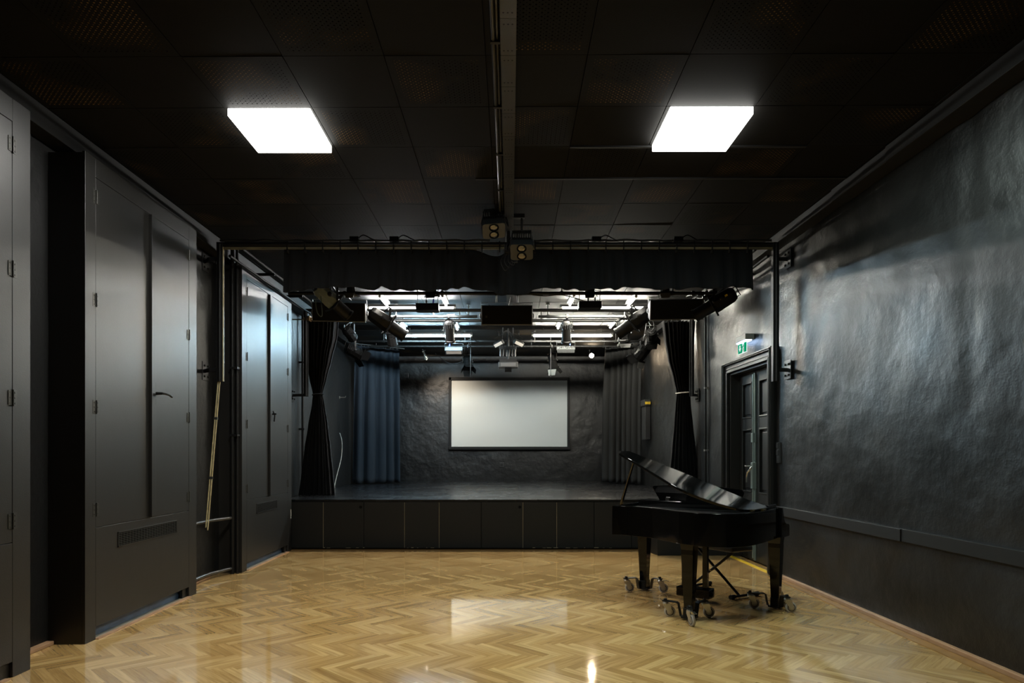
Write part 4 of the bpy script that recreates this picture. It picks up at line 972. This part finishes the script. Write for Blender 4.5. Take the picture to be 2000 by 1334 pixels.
# speakers
SPK = mat('speaker_black',(.005,.005,.005),.7,spec=.2,bump=[(400,.3,.002,2)])
def speaker(label, c, w, hgt, dep, yaw, pitch, bar, tagm=True):
    c = Vector(c); t = Thing('hanging_loudspeaker', label, 'loudspeaker', c, group='black loudspeakers hung over the stage edge')
    a = Vector((math.cos(yaw),math.sin(yaw),0)); f = Vector((math.sin(yaw),-math.cos(yaw),0)); f = (f*math.cos(pitch)-Z*math.sin(pitch)).normalized(); v = f.cross(a).normalized()
    if v.z < 0: v = -v
    poly = [c-f*dep*.5+v*hgt*.30, c-f*dep*.5-v*hgt*.30, c+f*dep*.45-v*hgt*.5, c+f*dep*.5-v*hgt*.46, c+f*dep*.5+v*hgt*.46, c+f*dep*.45+v*hgt*.5]
    b = t.part('cabinet', MB().extrude([p-a*w/2 for p in poly], a*w), mat('speaker_side',(.10,.10,.10),.5), bev=.006)
    t.part('grille', MB().obox(c+f*(dep*.5+.003), a, v, f, w/2-.012, hgt/2-.012, .006), SPK, parent=b, bev=.006)
    if tagm: t.part('badge', MB().obox(c+f*(dep*.5+.0095)-a*w*.40-v*.02, a, v, f, .014,.014,.001), mat('badge_grey',(.035,.034,.03),.4), parent=b)
    tp = c.z + hgt*.5 + .05
    t.part('bracket', MB().bar([c+a*(w/2+.008), Vector((c.x,c.y,tp))+a*(w/2+.008), Vector((c.x,c.y,tp))-a*(w/2+.008), c-a*(w/2+.008)], .035,.005, a.cross(Z)), mat('bracket_grey',(.20,.20,.19),.4), bev=.001)
    for k in (-.22,.22):
        q = Vector((c.x,c.y,tp))+a*w*k*.95; t.part('hook', MB().cyl(q, Vector((q.x,bar[0],bar[1]-.01)), .010, 8).cyl(Vector((q.x-.02,bar[0],bar[1])), Vector((q.x+.02,bar[0],bar[1])), .034, 12), BLACKMETAL, smooth=50)
    for k in (-1,1): t.part('pivot_knob', MB().lathe(c+a*k*(w/2+.010), a*k, [(0,.035),(.012,.038),(.02,.02)], 16), BLACKMETAL, smooth=40)
    return t
t = speaker('wide black loudspeaker hanging in the middle of the stage edge', at(990,617.5,9.4), .695, .27, .26, 0, R(6), B1)
c = at(990,600,9.4); loop_cable(t, [c+Vector((-.25,.1,.05)), c+Vector((-.15,.0,-.01)), c+Vector((.0,.05,.02)), c+Vector((.05,.2,.18))])
speaker('black loudspeaker hanging on the left beside the grey profile spotlight', at(664,611,9.75), .74, .27, .27, R(6), R(8), B1, False)
speaker('black loudspeaker hanging on the right beside the black profile spotlight', at(1319,606,9.75), .74, .29, .27, R(-6), R(8), B1, False)
# dimmer boxes in front of the tubes
for x, y, lab in ((835.5,601.5,'flat black control box hanging before the left white tube lamp'),(1151.5,597.5,'flat black control box hanging before the right warm tube lamp')):
    c = at(x,y,9.9); t = Thing('control_box', lab, 'control box', c, group='control boxes on the front bar')
    t.part('case', MB().box((c.x-.165,c.y-.10,c.z-.05),(c.x+.165,c.y+.10,c.z+.05)), BLACKMETAL, bev=.004)
    t.part('strap', MB().cyl((c.x-.15,c.y,c.z+.05),(c.x-.15,9.9,3.83),.005,6).cyl((c.x+.15,c.y,c.z+.05),(c.x+.15,9.9,3.83),.005,6).cyl((c.x-.18,9.9,3.83),(c.x+.18,9.9,3.83),.012,8).cyl((c.x-.1,9.9,3.83),(c.x-.1,9.9,ZC-.004),.006,6), BLACKMETAL)
    t.part('plug', MB().cyl((c.x-.02,c.y,c.z+.05),(c.x-.02,c.y,c.z+.11),.014,10), BLACKMETAL); t.part('plug', MB().cyl((c.x+.08,c.y,c.z+.05),(c.x+.08,c.y,c.z+.12),.013,10), BLUETAG if x < 900 else BLACKMETAL)
    t.part('cable', MB().tube(crom([Vector((c.x-.02,c.y,c.z+.11)),Vector((c.x-.01,c.y-.1,c.z+.20)),Vector((c.x+.1,9.45,3.66))],5),.006,6).tube(crom([Vector((c.x+.08,c.y,c.z+.12)),Vector((c.x+.14,c.y-.1,c.z+.18)),Vector((c.x+.3,9.45,3.66))],5),.006,6), CABLE, smooth=80)
# ================================================================ CENTRAL TRAY and the two twin lens lamps
tr = Thing('cable_tray', 'long perforated black cable tray along the middle of the ceiling', 'cable tray', (.03,6,ZC-.09))
def tx(Y): return .022 + TROT*(Y-4.2)
tb = MB()
def tray_box(mb, xa, xb, Y0, Y1, z0, z1):
    return mb.add([(tx(Y0)+xa,Y0,z0),(tx(Y0)+xb,Y0,z0),(tx(Y1)+xb,Y1,z0),(tx(Y1)+xa,Y1,z0),(tx(Y0)+xa,Y0,z1),(tx(Y0)+xb,Y0,z1),(tx(Y1)+xb,Y1,z1),(tx(Y1)+xa,Y1,z1)],
                  [(0,3,2,1),(4,5,6,7),(0,1,5,4),(1,2,6,5),(2,3,7,6),(3,0,4,7)])
ys = [YR+.05+.35*k for k in range(int((12.5-YR)/.35))]
for a in ys: tray_box(tb, -.046, .046, a, a+.347, ZC-.062, ZC-.056)
tray_box(tb, -.046,-.043, YR+.05, 12.5, ZC-.058, ZC-.004); tray_box(tb, .043,.046, YR+.05, 12.5, ZC-.058, ZC-.004)
body = tr.part('channel', tb, mat('tray_black',(.018,.017,.014),.40,metal=.2))
ho = MB()
for a in ys:
    for q in (.05,.30):
        for s in (-.024,0,.024): ho.lathe((tx(a)+s,a+q,ZC-.0625),(0,0,1),[(0,.0055),(.004,.0055)],8)
tr.part('hole', ho, mat('void_black',(.002,.002,.002),.9), parent=body)['kind'] = 'stuff'
cb = Thing('ceiling_conduit', 'thin black conduit running beside the central cable tray', 'conduit', (-.07,6,ZC-.04))
cb.part('tube', MB().cyl((tx(YR)-.088,YR+.05,ZC-.030),(tx(7.4)-.088,7.4,ZC-.030),.013,12), mat('conduit_black',(.03,.028,.022),.3), smooth=50)
cb.part('tube', MB().cyl((tx(YR)-.065,YR+.05,ZC-.022),(tx(7.4)-.065,7.4,ZC-.022),.010,12), mat('conduit_black',(.03,.028,.022),.3), smooth=50)
clip = MB()
for k in range(9):
    Y = 1.0+k*.75; clip.box((tx(Y)-.105,Y-.012,ZC-.048),(tx(Y)-.048,Y+.012,ZC-.003))
cb.part('clip', clip, BLACKMETAL)
def twin_lamp(label, c, d, roll):
    c = Vector(c); d, s, v = frame_of(d); s2 = s*math.cos(roll)+v*math.sin(roll); v2 = v*math.cos(roll)-s*math.sin(roll)
    t = Thing('twin_lens_lamp', label, 'stage light', c, group='twin lens lamps at the end of the cable tray')
    W, Hh = .115, .105
    fr = []
    for (cx_,cy_,a0) in ((1,1,0),(-1,1,90),(-1,-1,180),(1,-1,270)):
        for k in range(5):
            a = R(a0+k*22.5); fr.append(c + s2*(cx_*(W-.03)+.03*math.cos(a)) + v2*(cy_*(Hh-.03)+.03*math.sin(a)))
    t.part('housing', MB().extrude([p-d*.02 for p in fr], d*.07), mat('lamp_front_grey',(.009,.011,.012),.45,metal=.1), bev=.003)
    h = MB()
    for k in range(9): h.obox(c-d*.075+s2*(k-4)*.023, s2, v2, d, .004, Hh*.85, .055)
    h.obox(c-d*.04, s2, v2, d, W*.85, Hh*.8, .03)
    t.part('heat_sink', h, BLACKMETAL)
    for k in (-1,1):
        p = c + d*.050 + v2*k*.052
        ln = t.part('lens', MB().lathe(p, d, [(-.004,.045),(.0,.043),(.006,.030),(.008,.002)], 24), AMBERLENS, smooth=60)
        t.part('lens_ring', MB().lathe(p, d, [(-.008,.046),(.006,.050),(.010,.047),(.003,.043)], 24, cap=False), BLACKMATTE, parent=ln, smooth=50)
    zt_ = c.z+.17
    t.part('yoke', MB().bar([c+s2*(W+.010)-d*.03, Vector((c.x,c.y,zt_))+s2*(W-.02), Vector((c.x,c.y,zt_))-s2*(W-.02), c-s2*(W+.010)-d*.03], .045,.005, v2), mat('yoke_dark',(.012,.014,.015),.4), bev=.001)
    xt = tx(c.y); sg = -1 if c.x < xt else 1
    t.part('clamp', MB().cyl((c.x,c.y,zt_-.004),(c.x,c.y,ZC-.035),.012,8).box((min(c.x-.03,xt),c.y-.03,ZC-.06),(max(c.x+.03,xt),c.y+.03,ZC-.02)), BLACKMETAL, bev=.003)
    loop_cable(t, [c-d*.12, c-d*.16+s2*sg*.12, c-d*.10+s2*sg*.16-Z*.08, c-d*.05+Vector((-.1*sg,.1,.12))], .006)
twin_lamp('black twin lens lamp tilted, left of the cable tray end', at(964,444,6.85), (.10,-.40,-.91), R(-13))
twin_lamp('black twin lens lamp level, right of the cable tray end', at(1019,486,6.95), (-.02,-.50,-.87), R(0))
cbx = Thing('junction_box', 'small black junction box with dangling leads under the cable tray end', 'junction box', at(992,487,7.35))
c = at(993,487,7.35); cbx.part('case', MB().box((c.x-.045,c.y-.05,c.z-.045),(c.x+.045,c.y+.05,c.z+.045)).cyl((c.x,c.y,c.z+.04),(c.x,c.y,ZC-.06),.02,10), BLACKMETAL, bev=.004)
for k in range(4):
    a = c+Vector((-.03+.02*k,-.03,-.045)); cbx.part('lead', MB().tube(crom([a, a+Vector((-.05+.02*k,-.02,-.10)), a+Vector((.0+.02*k,-.03,-.20+.03*k)), a+Vector((.06,-.02,-.10)), a+Vector((.07,-.01,.03))],6),.005,6), CABLE, smooth=80)

# ================================================================ CABLES ON THE FRONT FRAME
rc = random.Random(12)
for lab, x0, x1 in (('black cable bundle lying on the left half of the front frame', 430, 960), ('black cable bundle lying on the right half of the front frame', 1030, 1512)):
    pts = []; x = x0
    while x <= x1:
        P = at(x, 473 - rc.uniform(0,4), 7.58); P.y = 7.58 + rc.uniform(-.01,.01); P.z = 3.772 + rc.uniform(0,.014); pts.append(P); x += 17
    t = Thing('cable_bundle', lab, 'cable', pts[len(pts)//2], group='cable bundles on the front frame')
    t.part('cable', MB().tube(crom(pts,3), .013, 7), CABLE, smooth=80)
    t.part('cable', MB().tube(crom([p+Vector((.03,.012,.006)) for p in pts[2:-1]],3), .009, 7), CABLE, smooth=80)
    k = MB()
    for xx in ((692,6),(770,0)) if x0 < 900 else ((1165,4),(1325,6)):
        P = at(xx[0], 466, 7.56); k.obox((P.x,7.57,3.79),(1,0,0),(0,1,0),Z,.05,.03,.025)
        k.tube(crom([Vector((P.x+.04,7.57,3.80)),Vector((P.x+.10,7.56,3.835)),Vector((P.x+.18,7.57,3.80)),Vector((P.x+.24,7.58,3.775))],5),.006,6)
    t.part('connector', k, BLACKMATTE)
# small hanging things
for x, lab in ((919,'thin pale rod hanging beside the left barn door lamp above the screen'),(1075.5,'thin pale rod hanging beside the right barn door lamp above the screen')):
    a = at(x,664,14.0); c = at(x,734,14.0); t = Thing('hanging_rod', lab, 'rod', c, group='thin hanging rods')
    t.part('rod', MB().cyl((a.x,a.y,ZC-.004), c, .007, 8), GREYMETAL, smooth=50); t.part('tip', MB().lathe(c,(0,0,-1),[(-.02,.010),(.01,.014),(.03,.004)],10), BLACKMETAL, smooth=50)
# reflector bulbs near the back wall
def bulb(label, c, d, col, e):
    c = Vector(c); d = Vector(d).normalized(); t = Thing('reflector_bulb', label, 'bulb', c, group='reflector bulbs on the rear bar')
    t.part('shell', MB().lathe(c, d, [(-.12,.018),(-.08,.020),(-.07,.022),(-.01,.055),(.0,.056)], 20, cap=False), mat('bulb_shell',(.7,.68,.62),.2,metal=.8), smooth=50)
    t.part('lamp_face', MB().lathe(c, d, [(-.003,.053),(.010,.040),(.015,.002)], 20), mat('bulb_face_'+label[:8].replace(' ','_'),(.8,.75,.65),.4, emit=(col,e)), smooth=60)
    t.part('holder', MB().cyl(c-d*.20, c-d*.10, .020, 12), WHITEPL, smooth=50)
    q = Vector((c.x - d.x*.1, B6[0], B6[1])); t.part('arm', MB().tube([c-d*.19, c-d*.22+Z*.03, q], .008, 8), GREYMETAL, smooth=50)
bulb('dimmed reflector bulb aimed at the back wall left of the screen', at(832.5,700,15.9), (.30,.62,-.72), (1,.80,.58), 30.0)
bulb('glowing warm reflector bulb aimed at the hall, right above the screen', at(1155.5,694.5,15.9), (-.12,-.9,-.35), (1,.78,.52), 110.0)
for lab, pts in (('slack cable hanging between left reflector bulb and barn door lamp', ((850,690,15.0),(870,706,14.8),(888,711,14.6),(905,705,14.5))),
                 ('white looped cable on the left grey bar', ((846,611,11.2),(850,617,11.1),(862,619,11.1),(873,616,11.15),(888,614,11.2))),
                 ('cable sagging under the front bar right of the middle speaker', ((1040,576,9.4),(1065,578,9.38),(1090,576,9.38),(1112,579,9.38),(1140,588,9.6))),
                 ('cable sagging from the cold tube lamp toward the plug board', ((922,661,13.3),(935,668,13.3),(950,670,13.3),(965,669,13.3),(985,664,13.3)))):
    P = [at(*p) for p in pts]; solo('hanging_cable', MB().tube(crom(P,6), .007, 6), WHITECABLE if 'white' in lab else CABLE, lab, 'cable', loc=P[len(P)//2], group='slack cables over the stage', smooth=80)

def beam(name, c, d, power, col, deg, blend):
    l = bpy.data.lights.new(name, 'SPOT'); l.energy = power; l.color = col; l.spot_size = R(deg); l.spot_blend = blend; l.shadow_soft_size = .04
    o = bpy.data.objects.new(name, l); C.objects.link(o); d = Vector(d).normalized(); o.location = Vector(c) + d*.03; o.rotation_euler = d.to_track_quat('-Z','Y').to_euler()
beam('reflector_bulb_beam', at(832.5,700,15.9), (.33,.75,-.70), 100, (1,.84,.66), 80, .9)
# ================================================================ ON THE WALLS
ps = Thing('projection_screen', 'white projection screen in a dark frame on the wall behind the stage', 'projection screen', (.115,YB,1.5))
x0,x1,z0,z1 = -1.415,1.64,1.505,3.335; yb = YB-.075
ps.part('surface', MB().box((x0+.05,yb+.02,z0+.06),(x1-.05,yb+.045,z1-.05)), SCREEN)
f = MB(); W = .078
f.box((x0,yb-.01,z0+.04),(x0+W*.8,yb+.09,z1)).box((x1-W*.8,yb-.01,z0+.04),(x1,yb+.09,z1)).box((x0,yb-.01,z1-W),(x1,yb+.09,z1)).box((x0-.02,yb-.03,z0),(x1+.02,yb+.09,z0+W))
ps.part('frame', f, mat('screen_frame',(.006,.006,.006),.5,spec=.15), bev=.008)
def wall_socket(label, x, y):
    p = at(x,y,YB-.03); t = Thing('wall_socket', label, 'socket', p); t.part('plate', MB().box((p.x-.06,YB-.03,p.z-.06),(p.x+.06,YB+.02,p.z+.06)), mat('socket_grey',(.03,.03,.03),.3), bev=.006)
    t.part('insert', MB().lathe((p.x,YB-.031,p.z),(0,-1,0),[(0,.035),(.003,.032)],16), BLACKMETAL)
wall_socket('small dark socket low on the wall under the screen', 980,908)
wall_socket('small dark socket plate high on the wall left of the screen', 793,733)
fz = Thing('fuse_box', 'tall dark box with four yellow knobs on the right stage wall', 'fuse box', WF.P(14.3,1.7,0))
h = MB(); WF.box(h,14.12,14.45,1.70,2.40,.004,.11); WF.box(h,14.10,14.47,2.40,2.53,.004,.135); fz.part('case', h, mat('fuse_dark',(.02,.02,.02),.4), bev=.006)
for k in range(4):
    p = WF.P(14.10,2.455,.022+.030*k); fz.part('knob', MB().obox(p, (1,0,0),(0,-1,0),Z,.008,.012,.026), YELLOW)
hk = Thing('wall_hook', 'small steel hook on the left stage wall', 'hook', (XL,14.0,2.55)); p = at(664,775,13.9)
hk.part('plate', MB().lathe((XL-.01,14.0,2.56),(1,0,0),[(0,.03),(.018,.028)],12), ZINC); hk.part('arm', MB().tube([(XL,14.0,2.56),(XL+.12,13.98,2.56),(XL+.135,13.98,2.59)],.010,8), ZINC, smooth=50)
solo('wall_cable', MB().tube(crom([Vector((XL+.01,13.9,1.82)),Vector((XL+.05,13.85,1.80)),Vector((XL+.10,13.8,1.60)),Vector((XL+.09,13.75,1.3)),Vector((XL+.05,13.6,1.0)),Vector((XL+.03,13.45,ZS+.02)),Vector((XL+.08,13.3,ZS+.012))],6),.009,6), WHITECABLE, 'pale cable hanging down the left stage wall to the deck', 'cable', loc=(XL,13.8,ZS), smooth=80)
cl = Thing('pipe_clamp', 'worn brass coloured clamp at the top left of the velvet curtain', 'clamp', at(600,624,10.95)); p = at(601,624,10.90)
cl.part('jaw', MB().box((p.x-.06,10.86,p.z-.02),(p.x+.08,10.94,p.z+.025)).box((p.x+.02,10.84,p.z-.03),(p.x+.05,10.96,p.z+.05)), mat('worn_brass',(.30,.20,.10),.4,metal=.6), bev=.005); cl.part('screw', MB().cyl((p.x-.14,10.9,p.z),(XL,10.9,p.z),.012,8).cyl((p.x-.14,10.9,p.z),(p.x,10.9,p.z),.010,8), ZINC, smooth=50)
EXPOSURE = 1.0
# ================================================================ CAMERA, WORLD, VIEW
cam = bpy.data.cameras.new('camera'); co = bpy.data.objects.new('camera', cam); C.objects.link(co)
cam.sensor_width = 36; cam.lens = 24; cam.clip_start = .05; cam.clip_end = 60
cam.shift_x = (1000-CX)/2000; cam.shift_y = (CY-667)/2000
co.location = (0,0,H); co.rotation_euler = (R(90),0,0)
sc.camera = co
w = bpy.data.worlds.new('world'); sc.world = w; w.use_nodes = True
w.node_tree.nodes['Background'].inputs[0].default_value = (.02,.02,.02,1); w.node_tree.nodes['Background'].inputs[1].default_value = 0
vs = sc.view_settings; vs.view_transform = 'Standard'; vs.look = 'None'; vs.exposure = EXPOSURE; vs.gamma = 1
try: vs.use_curve_mapping = False
except Exception: pass
cy = sc.cycles
cy.use_denoising = True; cy.max_bounces = 8; cy.diffuse_bounces = 5; cy.glossy_bounces = 5; cy.sample_clamp_indirect = 6
